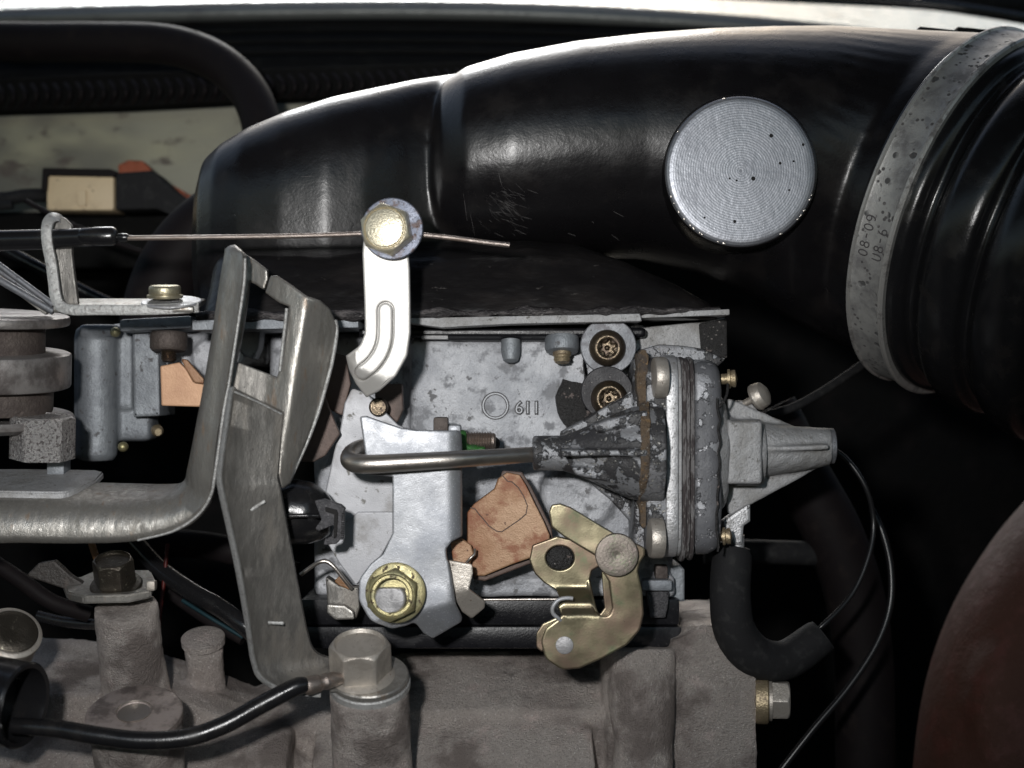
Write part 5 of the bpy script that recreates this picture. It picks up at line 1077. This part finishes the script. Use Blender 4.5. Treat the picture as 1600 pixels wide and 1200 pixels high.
# right-hand block with rounded rib
parts.append(boxpx_bm(944, 1018, 1064, 1290, .75, 3.2, .3)); parts.append(lathe_bm([(.50, 0), (.54, .1), (.53, 1.0), (.46, 1.5), (.5, 2.4)], W(1003, 1012, .72), (0, -.12, -1), 40))
parts.append(slab([(1050, 1000, 965), (1090, 985, 972), (1180, 1035, 1020), (1183, 1045, 1030)], .72, 3.4))
parts.append(boxpx_bm(1064, 975, 1176, 1290, .80, 3.0, .2))
me = cast_mesh(join(*parts), .046, 3, .035, 1.3, disp=lambda p, n: n*(noise.noise(p*6)*.008+noise.noise(p*12+Vector((9, 4, 1)))*.009))
link('rough_casting', me, m_manif, t_m, smooth=180)
# machined boss face with its bright hole
fc = W(208, 1118, -.92)
obj('machined_face', lathe_bm([(.20, .0), (.26, .075), (.69, .075), (.72, .05), (.72, -.05)], W(210, 1119, -.9), BA, 56, cap=False), m_manif_top, t_m)
obj('threaded_hole', lathe_bm([(.27, .08), (.255, .03), (.25, .04), (.01, .045)], W(210, 1117, -.9), BA, 40, cap=False), m_steel, t_m)
lathe('boss_cap', [(.30, 0), (.36, .02), (.36, .12), (.30, .15), (.05, .15)], W(318, 1006, 1.6), BA, m_manif, t_m, 40)
# plug at the right end
t = thing('end_plug', W(1200, 1094, .9), 'brassy hex plug with washers at the right end of the manifold', 'plug')
lathe('brass_washer', [(.2, 0), (.37, 0), (.38, .03), (.38, .19), (.36, .21), (.2, .21)], W(1180, 1094, .95), (1, -.12, 0), m_brass, t, 56)
lathe('thin_washer', [(.2, 0), (.33, 0), (.335, .02), (.335, .06), (.2, .08)], W(1200, 1094, .93), (1, -.12, 0), m_bolt_g, t, 56)
obj('hex_head', hex_bm(W(1206, 1093, .92), (1, -.12, 0), .33, .28, .1, .02, 72, .1), m_bolt_g, t, smooth=35)
# rear boss bracket and bolt
t = thing('lifting_lug', W(180, 940, .1), 'thick steel lug with rounded end bolted on the rear boss', 'bracket')
b = bmesh.new(); rg = [(96, 905, 1.0), (128, 902, .95), (150, 890, 1.3), (235, 890, 1.2), (243, 905, .7), (236, 922, -.05), (200, 930, -.2), (130, 931, -.2), (104, 925, .1)]
ft = [b.verts.new(W(*p)) for p in rg]; fb = [b.verts.new(W(*p)+Vector((0, 0.02, -.13))) for p in rg]; b.faces.new(ft); b.faces.new(fb[::-1])
for i in range(len(ft)): j = (i+1) % len(ft); b.faces.new((ft[i], ft[j], fb[j], fb[i]))
bmesh.ops.bevel(b, geom=b.edges[:], offset=.03, segments=2, affect='EDGES'); obj('lug_plate', b, m_brk, t)
plate('lug_shank', [(60, 880), (84, 876), (110, 900), (130, 912), (118, 926), (84, 915), (40, 900)], .5, .2, m_greasy, t, bev=2)
boxpx('locking_tab', 228, 908, 242, 924, .0, .2, m_bolt_g, t, bev=.04)
t = thing('boss_bolt', W(180, 915, .2), 'dark oily hex bolt on a washer standing on the rear boss', 'bolt')
lathe('washer', [(.2, 0), (.40, 0), (.41, .03), (.39, .06), (.2, .08)], W(182, 916, .25), BA, m_bolt_d, t, 48)
obj('hex_head', hex_bm(W(180, 908, .25), BA, .335, .40, .5, .06, 72, .08), m_bolt_d, t, smooth=35)
# corner nut at far left
t = thing('corner_nut', W(18, 1000, -.4), 'greasy round-topped nut tilted at the lower left edge', 'nut')
lathe('nut_barrel', [(.42, -.9), (.44, -.1), (.46, -.05), (.46, .02), (.42, .05), (.3, .05), (.40, .055), (.25, .05), (.01, .045)], W(18, 990, -.5), Vector((.42, -.62, .66)), m_bolt_g, t, 56)
obj('bore_grime', lathe_bm([(.38, .052), (.36, .07), (.2, .085), (.01, .075)], W(19, 989, -.54), Vector((.42, -.62, .66)), 32), m_bolt_d, t)
# pipes and wires lying behind at lower left
tube('oil_hose', [(180, 820, 2.3), (210, 848, 2.2), (250, 890, 2.0), (300, 925, 1.7), (345, 950, 1.5), (390, 985, 1.3), (420, 1020, 1.6)], 15, m_rubber, seg=24, label='glossy black hose slanting down behind the tall bracket', cat='hose')
tube('striped_wire', [(250, 915, 2.4), (290, 945, 2.2), (330, 972, 2.0), (380, 1000, 1.8)], 9, m_hose_bg, seg=16, label='dark wire running below the slanting black hose', cat='wire')
tube('teal_wire', [(285, 938, 1.95), (320, 960, 1.8), (350, 978, 1.7), (380, 996, 1.6)], 3, m_teal, seg=10, label='thin teal wire running below the slanting black hose', cat='wire')
tube('red_wire', [(262, 850, 2.0), (256, 910, 1.8), (250, 960, 1.6), (246, 1010, 1.5), (243, 1060, 1.6)], 3.2, m_red_wire, seg=10, label='thin dark red wire hanging right of the rear boss', cat='wire')
tube('ochre_tube', [(138, 830, 1.3), (146, 858, 1.2), (154, 880, 1.1), (160, 896, 1.1)], 5.5, m_ochre, seg=14, label='short ochre tube beside the dark bolt on the rear boss', cat='tube')
tube('lower_pipe', [(60, 962, 2.4), (100, 971, 2.3), (150, 975, 2.2), (220, 972, 2.2)], 9, m_rubber, seg=16, label='glossy dark pipe left behind the rear boss', cat='pipe')
tube('curved_hose', [(-40, 860, 1.8), (30, 905, 1.7), (80, 940, 1.7), (140, 960, 1.9)], 13, m_hose_bg, seg=20, label='dusty dark hose curving under the sweeping bracket at left', cat='hose')
tube('feed_pipe', [(230, 850, 3.2), (300, 850, 3.1), (380, 865, 3.0), (460, 900, 2.9)], 22, m_hose_bg, seg=24, label='wide dark pipe crossing behind the tall bracket', cat='pipe')
